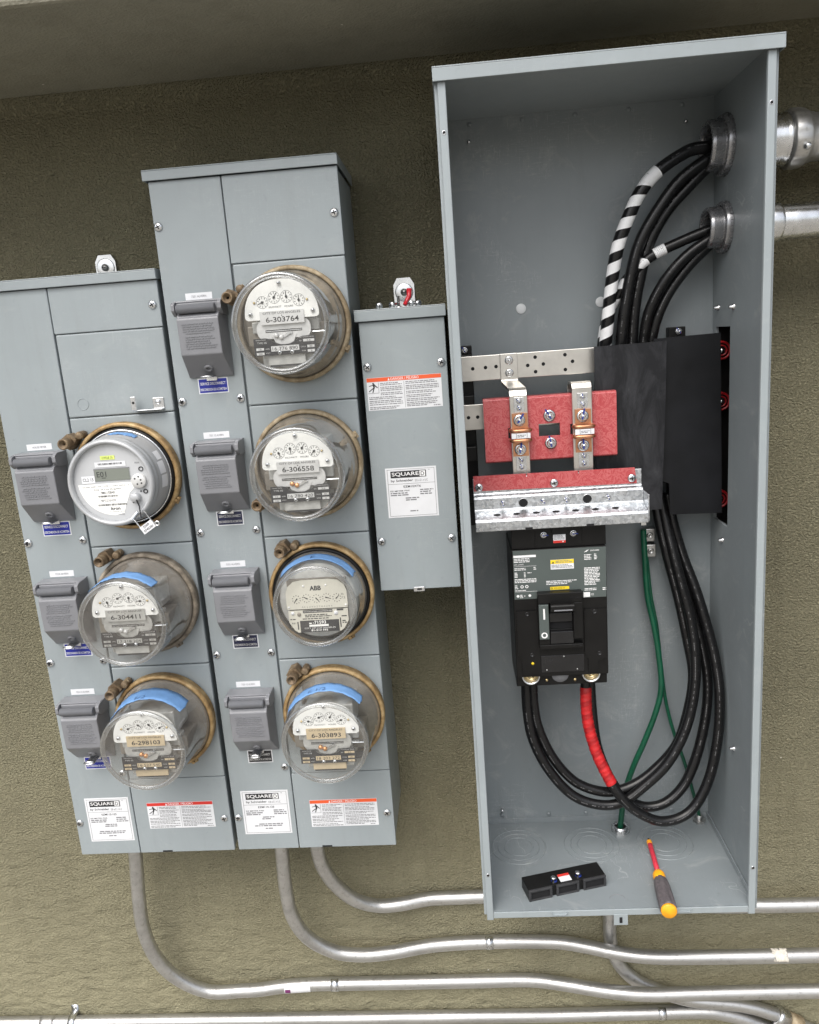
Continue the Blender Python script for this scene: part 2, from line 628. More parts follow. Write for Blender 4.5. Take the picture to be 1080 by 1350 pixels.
def remap(root, sx, tx, sz, tz, names, rmax=None):
    for o in list(root.children_recursive):
        if o.type == 'MESH' and o.name.split('.')[0] in names:
            for q in o.data.vertices:
                q.co.x, q.co.z = q.co.x * sx + tx, q.co.z * sz + tz
                if rmax:
                    r = sqrt(q.co.x ** 2 + q.co.z ** 2)
                    if r > rmax:
                        q.co.x, q.co.z = q.co.x * rmax / r, q.co.z * rmax / r


def structure(o):
    o['kind'] = 'structure'
    return o


def inst(src, name, parent, loc, rot=None):
    o = bpy.data.objects.new(name, src.data)
    COL.objects.link(o)
    o.parent = parent
    o.location = loc
    if rot:
        o.rotation_euler = rot
    for m in src.modifiers:
        k = o.modifiers.new(m.name, m.type)
        k.width, k.segments, k.limit_method, k.angle_limit = m.width, m.segments, m.limit_method, m.angle_limit
    return o


def spline(pts, n=10):
    pts = [Vector(p) for p in pts]
    q = [pts[0] * 2 - pts[1]] + pts + [pts[-1] * 2 - pts[-2]]
    out = []
    for i in range(1, len(q) - 2):
        a, b, c, d = q[i - 1:i + 3]
        for k in range(n):
            t = k / n
            out.append(0.5 * ((2 * b) + (c - a) * t + (2 * a - 5 * b + 4 * c - d) * t * t + (3 * b - a - 3 * c + d) * t ** 3))
    out.append(pts[-1])
    return out


# ------------------------------------------------------------------ the place: wall, soffit, ground
SOF = 1.893
structure(P('stucco_olive').box(-2.4, 9.0, 0.0, 7.0, -0.36, 3.9).build('wall'))
structure(P('soffit_olive').box(-2.4, 9.0, -0.37, -0.001, SOF, SOF + 0.28).build('soffit', bevel=0.006))
structure(P('concrete_ground').box(-300, 300, -400, 200, -0.75, -0.355).build('ground'))

# plaster cove where the wall rounds into the soffit
cv = P('stucco_olive', True)
prof_ = [(-0.030 + 0.030 * sin(a) - 0.0002, SOF - 0.030 + 0.030 * cos(a) - 0.0002) for a in [pi / 2 * i / 20 for i in range(21)]]
cv.raw([(x_, y_, z_) for x_ in (-2.395, 8.995) for y_, z_ in prof_], [(i, i + 1, 22 + i, 21 + i) for i in range(20)])
cv.smooth = False
structure(cv.build('wall_cove'))

# key planes of the boxes (y, towards the viewer is negative)
MF, EF = -0.1831, -0.1743
BF, BB = -0.3128, -0.0589
BL, BR = 0.46805, 0.9224


# ------------------------------------------------------------------ small hardware
def screw_mesh(r=0.0055, mat='zinc'):
    b = P(mat, True)
    b.lathe([(r, 0.0), (r, -0.0012), (r * 0.86, -0.0026), (r * 0.5, -0.0036), (0.0001, -0.0039)], seg=18)
    b.mat('dark_hole', False)
    b.rect(-r * 0.58, r * 0.58, -r * 0.13, r * 0.13, -0.00405)
    b.rect(-r * 0.13, r * 0.13, -r * 0.58, r * 0.58, -0.00407)
    o = b.build('screw')
    return o


SCREW = screw_mesh(0.0070)
SCREW_S = screw_mesh(0.0034)
COL.objects.unlink(SCREW)
COL.objects.unlink(SCREW_S)


def screw(parent, x, y, z, src=None, a=None):
    a = random.random() * 3 if a is None else a
    return inst(src or SCREW, 'screw', parent, (x, y, z), (0, a, 0))


def hexbolt(r, h, washer=None, mark=True):
    b = P('zinc', True)
    w = washer or r * 1.6
    b.lathe([(w, 0), (w, -0.0018), (r * 1.1, -0.002)], seg=24)
    hexp = [(r * cos(pi / 3 * i), r * sin(pi / 3 * i)) for i in range(6)]
    b.smooth = False
    b.prism(hexp, 'y', -0.0019, -h)
    b.smooth = True
    b.lathe([(r * 0.55, -h), (r * 0.55, -h - 0.004), (r * 0.3, -h - 0.005), (0.0001, -h - 0.005)], seg=14)
    if mark:
        b.mat('blue_paint_mark', False)
        b.line(-r * 0.3, r * 0.2, -w * 1.15, w * 0.75, r * 0.45, -h - 0.0003)
        b.line(-r * 0.2, 0, r * 0.5, -r * 0.6, r * 0.4, -h - 0.0055)
    o = b.build('bolt')
    COL.objects.unlink(o)
    return o


BOLT = hexbolt(0.0062, 0.007, 0.0098)
BOLT_S = hexbolt(0.0038, 0.004, 0.0056)
BOLT_P = hexbolt(0.0046, 0.005, 0.007, False)


# ------------------------------------------------------------------ labels
def spec_label(parent, x0, x1, z0, z1, y, code, line_a, seed, roll=0.0):
    b = P('paper').box(x0, x1, y - 0.0004, y, z0, z1)
    w, h = x1 - x0, z1 - z0
    X = lambda t: x0 + w * t
    Z = lambda t: z1 - h * t
    yy = y - 0.0007
    b.mat('ink_grey')
    for a in ((0.035, 0.965, 0.03, 0.036), (0.035, 0.965, 0.964, 0.97), (0.035, 0.042, 0.03, 0.97), (0.958, 0.965, 0.03, 0.97), (0.035, 0.965, 0.318, 0.324)):
        b.rect(X(a[0]), X(a[1]), Z(a[3]), Z(a[2]), yy)
    b.mat('ink')
    b.rect(X(0.10), X(0.80), Z(0.20), Z(0.065), yy)
    b.mat('white_ink')
    b.text('SQUARE', X(0.125), X(0.655), Z(0.175), h * 0.085, yy - 0.0002, 0.012)
    b.rect(X(0.672), X(0.782), Z(0.188), Z(0.078), yy - 0.0002)
    b.mat('ink')
    b.text('D', X(0.695), X(0.762), Z(0.172), h * 0.078, yy - 0.0004, 0.012)
    b.text('TM', X(0.84), X(0.875), Z(0.075), h * 0.018, yy)
    b.text('by Schneider', X(0.10), X(0.535), Z(0.292), h * 0.062, yy, 0.008)
    b.mat('ink_grey')
    for i, ch in enumerate('Electric'):
        b.text(ch, X(0.575 + i * 0.032), X(0.575 + i * 0.032 + (0.012 if ch in 'lit' else 0.022)), Z(0.288), h * (0.045 if ch in 'Eltic' else 0.034), yy)
    b.mat('ink')
    b.text(code, X(0.34), X(0.68), Z(0.40), h * 0.042, yy, 0.01)
    b.text(line_a, X(0.075), X(0.46), Z(0.475), h * 0.028, yy, 0.005)
    b.mat('ink_grey')
    b.microtext(X(0.075), X(0.44), Z(0.495), 2, h * 0.022, h * 0.04, yy, seed)
    b.microtext(X(0.66), X(0.93), Z(0.445), 3, h * 0.022, h * 0.042, yy, seed + 1)
    b.microtext(X(0.36), X(0.66), Z(0.60), 2, h * 0.022, h * 0.04, yy, seed + 2, 'c')
    if seed != 30:
        b.microtext(X(0.2), X(0.84), Z(0.76), 2, h * 0.022, h * 0.04, yy, seed + 3, 'c')
    b.microtext(X(0.42), X(0.6), Z(0.865), 1, h * 0.022, h * 0.04, yy, seed + 4, 'c')
    o = b.build('rating_label', parent)
    return o


def danger_label(parent, x0, x1, z0, z1, y, head, seed):
    b = P('paper').box(x0, x1, y - 0.0004, y, z0, z1)
    w, h = x1 - x0, z1 - z0
    X = lambda t: x0 + w * t
    Z = lambda t: z1 - h * t
    yy = y - 0.0007
    b.mat(head).rect(X(0.003), X(0.997), Z(0.125), Z(0.006), yy)
    b.mat('white_ink')
    b.poly([(X(0.285), Z(0.108)), (X(0.312), Z(0.108)), (X(0.2985), Z(0.02))], yy - 0.0002)
    b.text('DANGER / PELIGRO', X(0.325), X(0.70), Z(0.105), h * 0.08, yy - 0.0002, 0.006)
    b.mat('ink_grey')
    b.rect(X(0.497), X(0.501), Z(0.96), Z(0.15), yy)
    b.rect(X(0.01), X(0.16), Z(0.475), Z(0.465), yy)
    b.rect(X(0.155), X(0.16), Z(0.475), Z(0.15), yy)
    b.mat('ink')
    # falling figure struck by a bolt
    b.disc(X(0.087), Z(0.175), h * 0.026, yy)
    for a in ((0.09, 0.2, 0.098, 0.32, 0.05), (0.09, 0.22, 0.03, 0.25, 0.02), (0.095, 0.22, 0.145, 0.31, 0.025),
              (0.095, 0.31, 0.075, 0.45, 0.03), (0.09, 0.31, 0.025, 0.415, 0.025), (0.145, 0.31, 0.09, 0.17, 0.014)):
        b.line(X(a[0]), Z(a[1]), X(a[2]), Z(a[3]), h * a[4], yy)
    b.mat('ink_grey')
    hh, gp = h * 0.024, h * 0.050
    k = seed
    for (xa, xb, zt, n) in ((0.18, 0.48, 0.17, 2), (0.18, 0.48, 0.29, 3), (0.18, 0.48, 0.465, 2), (0.02, 0.48, 0.585, 2), (0.02, 0.48, 0.70, 2), (0.02, 0.48, 0.81, 1), (0.02, 0.48, 0.89, 2),
                            (0.52, 0.97, 0.17, 2), (0.52, 0.97, 0.29, 3), (0.52, 0.97, 0.465, 2), (0.52, 0.97, 0.585, 2), (0.52, 0.97, 0.70, 2), (0.52, 0.97, 0.81, 2), (0.52, 0.80, 0.91, 1)):
        b.microtext(X(xa), X(xb), Z(zt), n, hh, gp, yy, k)
        k += 1
    b.microtext(X(0.88), X(0.975), Z(0.93), 1, hh, gp, yy, k)
    return b.build('danger_label', parent)


# ------------------------------------------------------------------ breaker hood on the meter cabinets
def hood(parent, cx, zc, variant, tape_text):
    """grey plastic disconnect hood; cx is the cabinet's left edge, zc the height of its meter"""
    x0, x1 = cx + 0.0305, cx + 0.0985
    y = MF
    b = P('grey_plastic')
    prof = [(-0.001, -0.0735), (-0.004, -0.0735), (-0.0395, -0.036), (-0.0415, 0.0205), (-0.0385, 0.0235), (-0.0375, 0.0262), (-0.030, 0.0300), (-0.030, 0.046), (-0.001, 0.050)]
    vv = []
    for i, (d, zz) in enumerate(prof):
        spread = (1 - min(1, -d / 0.04)) * 0.0035
        vv.append((x0 - spread, y + d, zc + zz))
    for i, (d, zz) in enumerate(prof):
        spread = (1 - min(1, -d / 0.04)) * 0.0045
        vv.append((x1 + spread, y + d, zc + zz))
    n = len(prof)
    b.raw(vv, [(i, (i + 1) % n, n + (i + 1) % n, n + i) for i in range(n)] + [list(range(n))[::-1], [n + i for i in range(n)]])
    body = b.build('disconnect_hood', parent, bevel=0.0018, seg=3)
    # raised moulded instructions
    t = P('grey_plastic')
    for (za, ln_, sd_) in ((0.013, 5, 3), (-0.007, 6, 9)):
        rg = random.Random(sd_ + int(zc * 100))
        for i in range(ln_):
            zz = zc + za - i * 0.0036
            x = x0 + 0.007 + rg.random() * 0.006
            end = x1 - 0.007 - rg.random() * 0.012
            yd = y - 0.0405 - (zz - zc + 0.036) / 0.0565 * 0.002
            while x < end:
                w = min(end - x, 0.002 + rg.random() * 0.006)
                t.box(x, x + w, yd - 0.00012, yd + 0.001, zz - 0.0009, zz)
                x += w + 0.0012
    t.build('moulded_text', body)
    h = P('grey_plastic', True)
    h.cyl((x0 + 0.002, y - 0.0385, zc + 0.0365), (x1 - 0.004, y - 0.0385, zc + 0.0365), 0.0070, 18)
    h.build('hinge_barrel', body)
    c = P('grey_plastic')
    for xa, xb in ((x0 - 0.0065, x0 - 0.0015), (x1 + 0.0005, x1 + 0.0065)):
        c.prism([(y, zc + 0.024), (y - 0.030, zc + 0.026), (y - 0.0405, zc + 0.034), (y - 0.0405, zc + 0.0445), (y - 0.034, zc + 0.048), (y, zc + 0.050)], 'x', xa, xb)
    c.box(x0 - 0.006, x1 + 0.006, y - 0.029, y - 0.001, zc + 0.0462, zc + 0.0495)
    c.build('hinge_bracket', body, bevel=0.0015)
    # moulded padlock ring and steel padlock tab
    r = P('grey_plastic', True)
    cz, cy = zc - 0.0590, y - 0.0182
    vvv = Matrix.Rotation(radians(43), 4, 'X')
    pts = []
    for i in range(25):
        a = 2 * pi * i / 24
        p = vvv @ Vector((0.0052 * cos(a), 0, 0.0052 * sin(a)))
        pts.append((x0 + 0.0355 + p.x, cy + p.y, cz + p.z))
    r.tube(pts, 0.0024, 8, cap=False)
    r.build('padlock_ring', body)
    g = P('zinc')
    g.box(x0 + 0.0245, x0 + 0.0425, y - 0.028, y - 0.0005, zc - 0.0735, zc - 0.072)
    g.box(x0 + 0.0245, x0 + 0.0425, y - 0.0028, y - 0.0012, zc - 0.080, zc - 0.0735)
    g.smooth = True
    pts = [(x0 + 0.0335 + 0.0095 * cos(a), y - 0.030 + 0.0045 * sin(a), zc - 0.0715) for a in [2 * pi * i / 20 for i in range(21)]]
    g.tube(pts, 0.0014, 8, cap=False)
    g.build('padlock_tab', parent, bevel=0.0005)
    # sticker below, name tape above
    mt = {'blue': 'blue_sticker', 'navy': 'navy_sticker', 'black': 'ink'}[variant]
    xs0, xs1, zs0, zs1 = cx + 0.039, cx + 0.0900, zc - 0.1010, zc - 0.0752
    if variant != 'blue':
        xs0 += 0.002
        xs1 -= 0.002
    sct = P('paper').box(xs0, xs1, y - 0.0004, y + 0.0003, zs0, zs1)
    sct.mat(mt).rect(xs0 + 0.0017, xs1 - 0.0017, zs0 + 0.0017, zs1 - 0.0017, y - 0.0007)
    sct.mat('white_ink' if variant == 'blue' else 'silver_plate')
    sct.text('SERVICE DISCONNECT', xs0 + 0.004, xs1 - 0.004, zs1 - 0.0115, 0.0045, y - 0.0009, 0.01)
    sct.text('DESCONEXION DE ACOMETIDA', xs0 + 0.003, xs1 - 0.003, zs0 + 0.0048, 0.0042, y - 0.0009, 0.01)
    o = sct.build('service_sticker', parent)
    if variant != 'blue':
        o['label'] = 'dark service disconnect sticker with faded print'
    lab = P('paper').box(cx + 0.0368, cx + 0.0814, y - 0.0004, y + 0.0003, zc + 0.0520, zc + 0.0628)
    lab.mat('ink_grey').text(tape_text, cx + 0.047, cx + 0.0715, zc + 0.0555, 0.0034, y - 0.0007)
    lab.build('name_tape', parent)


def meter_cabinet(x0, n, lid_z, top_z, name, label, sticker, tapes):
    """Stack of n meter positions. Front at MF, x0 = left edge, meters every 0.2285 m upward from z = 0.780"""
    zb = 0.4955
    t = empty(name, (0, 0, 0), label, 'meter cabinet', 'meter cabinets on the wall')
    W = 0.3045
    xr = x0 + W
    dv = x0 + 0.1180
    b = P('cabinet_paint').box(x0 + 0.002, xr - 0.0025, MF + 0.008, -0.004, zb + 0.0015, lid_z - 0.001)
    b.build('body', t, bevel=0.0015)
    # rain lid with turned-down front
    l = P('cabinet_paint')
    l.box(x0 - 0.0068, xr + 0.0016, MF - 0.0061, -0.002, lid_z + 0.0146, lid_z + 0.0166)
    l.box(x0 - 0.0068, xr + 0.0016, MF - 0.0061, MF - 0.0041, lid_z, lid_z + 0.0146)
    l.box(x0 - 0.0068, x0 - 0.0050, MF - 0.0041, -0.002, lid_z, lid_z + 0.0146)
    l.box(xr - 0.0002, xr + 0.0016, MF - 0.0041, -0.002, lid_z, lid_z + 0.0146)
    l.build('rain_lid', t, bevel=0.0012)
    # left wiring cover, one strip
    P('cabinet_paint').box(x0, dv - 0.0008, MF, MF + 0.0075, zb, lid_z - 0.0005).build('wiring_cover', t, bevel=0.0016, seg=3)
    # right covers
    zs = [0.654 + 0.2285 * i for i in range(n + 1)]
    tops = [lid_z - 0.0005]
    cells = []
    cells.append(('lower_cover', zb, zs[0] - 0.0008, 0.0))
    for i in range(n):
        cells.append(('meter_cover', zs[i] + 0.0008, zs[i + 1] - 0.0008, 0.0018))
    if n == 3:
        cells.append(('blank_cover', zs[n] + 0.0008, 1.4782, 0.0018))
        cells.append(('top_cover', 1.4798, lid_z - 0.0005, 0.0))
    else:
        cells.append(('top_cover', zs[n] + 0.0008, lid_z - 0.0005, 0.0))
    for nm, a, c, proud in cells:
        xa = dv + (0.0008 if proud == 0 else 0.0030)
        P('cabinet_paint').box(xa, xr, MF - proud, MF + 0.0075, a, c).build(nm, t, bevel=0.0022 if proud else 0.0014, seg=3)
    # screws
    for i in range(n):
        z = 0.654 + 0.2285 * i + 0.0145
        if i:
            screw(t, x0 + 0.0085, MF, z)
        screw(t, x0 + 0.1082, MF, z)
    if n == 4:
        screw(t, x0 + 0.0078, MF, 1.354)
        screw(t, x0 + 0.1080, MF, 1.353)
        screw(t, x0 + 0.0075, MF, 1.6345)
        screw(t, x0 + 0.2935, MF, 1.6335)
    else:
        screw(t, x0 + 0.2925, MF, 1.5153)
        screw(t, x0 + 0.0065, MF, 0.8967)
        screw(t, x0 + 0.0065, MF, 1.1248)
    screw(t, x0 + 0.0076, MF, 0.5655)
    screw(t, x0 + 0.2925, MF, 0.5655)
    # drain slot at the bottom of the lower cover
    P('dark_hole').box(x0 + 0.163, x0 + 0.182, MF - 0.0004, MF + 0.003, zb + 0.0012, zb + 0.0042).build('drain_slot', t)
    for i in range(n):
        hood(t, x0, 0.780 + 0.2285 * i, sticker[i], tapes[i])
    return t


def wall_tab(parent, x, z, top, y=-0.004):
    """zinc mounting ear above a box, washer and wall bolt"""
    b = P('zinc')
    pts = [(x - 0.019, z), (x - 0.019, top - 0.012), (x - 0.012, top), (x + 0.012, top), (x + 0.019, top - 0.012), (x + 0.019, z)]
    b.prism(pts, 'y', y, y - 0.0025)
    e = b.build('mounting_ear', parent, bevel=0.0006)
    w = P('zinc', True).lathe([(0.0165, 0), (0.0165, -0.0016), (0.0152, -0.002), (0.005, -0.002)], (x, y - 0.0025, z + (top - z) * 0.58), seg=28)
    w.build('washer', e)
    q = P('steel_dull', True).lathe([(0.0065, 0), (0.0065, -0.003), (0.0045, -0.006), (0.0001, -0.007)], (x, y - 0.0045, z + (top - z) * 0.58), seg=16)
    q.mat('dark_hole', False).rect(x - 0.004, x + 0.004, z + (top - z) * 0.58 - 0.0007, z + (top - z) * 0.58 + 0.0007, y - 0.0117)
    q.build('bolt', e)


boxA = meter_cabinet(-0.3123, 3, 1.5550, 1.5716, 'meter_cabinet',
                     'shorter grey three-meter cabinet at the far left of the wall', ['blue', 'blue', 'blue'],
                     ['7353 1/2 ALVERN', '7353A ALVERN', 'HOUSE METER'])
boxB = meter_cabinet(0.0, 4, 1.7034, 1.7200, 'meter_cabinet',
                     'tall grey four-meter cabinet between the three-meter one and the slim box', ['black', 'navy', 'navy', 'blue'],
                     ['7355 1/2 ALVERN', '7355 ALVERN', '7351 1/2 ALVERN', '7351 ALVERN'])
wall_tab(boxA, -0.164, 1.568, 1.622)
spec_label(boxA, -0.2877, -0.2015, 0.5243, 0.6172, MF, 'EZM113-125', 'EZ METER PAK', 10)
danger_label(boxA, -0.1672, -0.0384, 0.548, 0.603, MF, 'red_print', 100)
spec_label(boxB, 0.0174, 0.1083, 0.5292, 0.6209, MF, 'EZM114-125', 'EZ METER PAK', 20)
danger_label(boxB, 0.1474, 0.2751, 0.5402, 0.5966, MF, 'orange_print', 140)
# latch bracket on the blank cover of the shorter cabinet
b = P('zinc')
yb = MF - 0.0018
b.box(-0.0415, -0.0225, yb - 0.0018, yb, 1.3465, 1.3645)
b.box(-0.0730, -0.0225, yb - 0.014, yb - 0.0002, 1.3448, 1.3465)
b.box(-0.0740, -0.0655, yb - 0.0155, yb - 0.0138, 1.3465, 1.3690)
b.smooth = True
b.lathe([(0.0045, 0), (0.0045, -0.002), (0.003, -0.0035), (0.0001, -0.004)], (-0.0322, yb - 0.0018, 1.3575), seg=16)
b.mat('dark_hole', False).disc(-0.0697, 1.3590, 0.0022, yb - 0.0158, 14)
b.build('latch_bracket', boxA, bevel=0.0006)
# embossed ring on the same cover
b = P('cabinet_paint', True)
b.tube([(-0.163 + 0.0095 * cos(2 * pi * i / 32), MF - 0.0018, 1.362 + 0.0095 * sin(2 * pi * i / 32)) for i in range(33)], 0.0007, 6, cap=False)
b.build('embossed_ring', boxA)

# ------------------------------------------------------------------ slim extension box
EX0, EX1, EZ0, EZ1 = 0.3158, 0.4570, 0.9985, 1.4622
boxC = empty('extension_box', (0, 0, 0), 'slim grey metal box between the four-meter cabinet and the open cabinet', 'electrical box')
P('cabinet_paint').box(EX0 + 0.002, EX1 - 0.002, EF + 0.007, -0.004, EZ0 + 0.001, EZ1).build('body', boxC, bevel=0.0015)
P('cabinet_paint').box(EX0, EX1, EF, EF + 0.0065, EZ0, EZ1 - 0.001).build('front_cover', boxC, bevel=0.0016, seg=3)
l = P('cabinet_paint')
l.box(0.3102, 0.4600, EF - 0.0060, -0.002, EZ1 + 0.0168, EZ1 + 0.0188)
l.box(0.3102, 0.4600, EF - 0.0060, EF - 0.0040, EZ1, EZ1 + 0.0168)
l.box(0.3102, 0.3120, EF - 0.0040, -0.002, EZ1, EZ1 + 0.0168)
l.build('rain_lid', boxC, bevel=0.0012)
for x, z in ((0.3249, 1.3884), (0.4473, 1.3883), (0.3245, 1.0887), (0.4464, 1.0884)):
    screw(boxC, x, EF, z)
danger_label(boxC, 0.3211, 0.4459, 1.3162, 1.3705, EF, 'orange_print', 180)
spec_label(boxC, 0.3401, 0.4272, 1.1297, 1.2165, EF, 'EZM1EXT6', 'EZ METER PAK', 30)
g = P('zinc').box(0.3740, 0.3935, EF - 0.0030, EF + 0.004, 0.9950, 1.0035)
g.mat('dark_hole').rect(0.3800, 0.3885, 0.9978, 1.0008, EF - 0.0032)
g.build('latch_tab', boxC, bevel=0.0008)
wall_tab(boxC, 0.3855, 1.478, 1.539)


# ------------------------------------------------------------------ electric meters
def ring_and_lock(t, ring_mat, lock, knob_ang):
    r = P(ring_mat, True)
    prof = [(0.0865, -0.004), (0.0905, -0.004), (0.0918, -0.008), (0.0905, -0.013), (0.0925, -0.0165), (0.0925, -0.021), (0.0905, -0.0245), (0.0865, -0.0255), (0.0850, -0.0235), (0.0850, -0.006)]
    r.lathe(prof, seg=72, closed=True)
    ring = r.build('sealing_ring', t)
    # clamp knuckle opposite the lock
    k = P(ring_mat, True)
    a = radians(knob_ang)
    c = Vector((0.0935 * cos(a), -0.016, 0.0935 * sin(a)))
    tn = Vector((-sin(a), 0, cos(a)))
    k.tube([c - tn * 0.006, c + tn * 0.006], 0.0042, 10)
    k.tube([c + Vector((0, -0.008, 0)), c + Vector((0, 0.006, 0))], 0.0028, 8)
    k.build('ring_knuckle', ring)
    lx, lz = lock
    rr = sqrt(lx * lx + lz * lz)
    ux, uz = lx / rr, lz / rr
    L = P('lock_bronze', True)
    # barrel as a hollow-fronted lathe
    L.lathe([(0.0001, -0.0405), (0.0026, -0.0405), (0.0028, -0.047), (0.0058, -0.047), (0.0064, -0.0505), (0.0086, -0.0508), (0.0092, -0.0495), (0.0092, -0.012), (0.0001, -0.012)], (lx, 0, lz), seg=24)
    L.mat('dark_hole', False).disc(lx, lz, 0.0022, -0.0408, 10)
    L.mat('lock_bronze', False)
    lk = L.build('barrel_lock', t)
    # hexagonal lock body and clamp ear reaching the ring
    B = P('lock_bronze')
    px, pz = -uz, ux
    if px < 0:
        px, pz = -px, -pz
    def at2(u, w):
        return (lx + ux * u + px * w, lz + uz * u + pz * w)
    B.prism([at2(-0.009, -0.010), at2(0.009, -0.010), at2(0.013, 0.0), at2(0.009, 0.012), at2(-0.009, 0.012)], 'y', -0.030, -0.006)
    B.smooth = True
    p = at2(-0.008, 0.019)
    B.lathe([(0.0001, -0.029), (0.0060, -0.028), (0.0068, -0.024), (0.0068, -0.006)], (p[0], 0, p[1]), seg=16)
    p2 = at2(-0.006, 0.026)
    B.tube([(p[0], -0.018, p[1]), (p2[0] - ux * 0.004, -0.016, p2[1] - uz * 0.004)], 0.0042, 10)
    B.build('lock_body', lk, bevel=0.0012)
    return ring


def arc_tape(t, prof, a0, a1, y0, y1, ragged=6, ripple=0.0):
    """strip of tape lying on the glass cover between two angles; prof maps y to radius"""
    rg = random.Random(int(a0 * 7))
    m = P('painter_tape', True)
    n = 40
    vv = []
    for i in range(n + 1):
        a = radians(a0 + (a1 - a0) * i / n)
        for k in range(5):
            y = y0 + (y1 - y0) * k / 4
            if i in (0, n):
                a2 = a + radians(rg.random() * 3.0)
            else:
                a2 = a
            r = prof(y) + 0.0009 + (0.0004 * sin(a * 23 + k) + 0.0003 * sin(a * 61 + 2 * k) if ripple else 0)
            vv.append((r * cos(a2), y + (rg.random() - 0.5) * 0.0008 + 0.003 * sin(a * 1.7), r * sin(a2)))
    ff = [(i * 5 + k, i * 5 + k + 1, (i + 1) * 5 + k + 1, (i + 1) * 5 + k) for i in range(n) for k in range(4)]
    m.raw(vv, ff)
    o = m.build('blue_tape', t)
    so = o.modifiers.new('thick', 'SOLIDIFY')
    so.thickness = 0.0004
    so.offset = 1
    return o


def tape_writing(t, prof, a_mid, y, s, size):
    """pen strokes on the tape, bent round the glass"""
    b = P('pen_ink')
    vv, ff = text_mesh(s, -0.012)
    w = size * 0.62 * len(s)
    out = []
    for u, v in vv:
        yy = y + v * size
        r = prof(yy) + 0.0019
        a = radians(a_mid) - (u - 0.5) * w / r
        out.append((r * cos(a), yy, r * sin(a)))
    b.raw(out, ff)
    b.build('pen_writing', t)


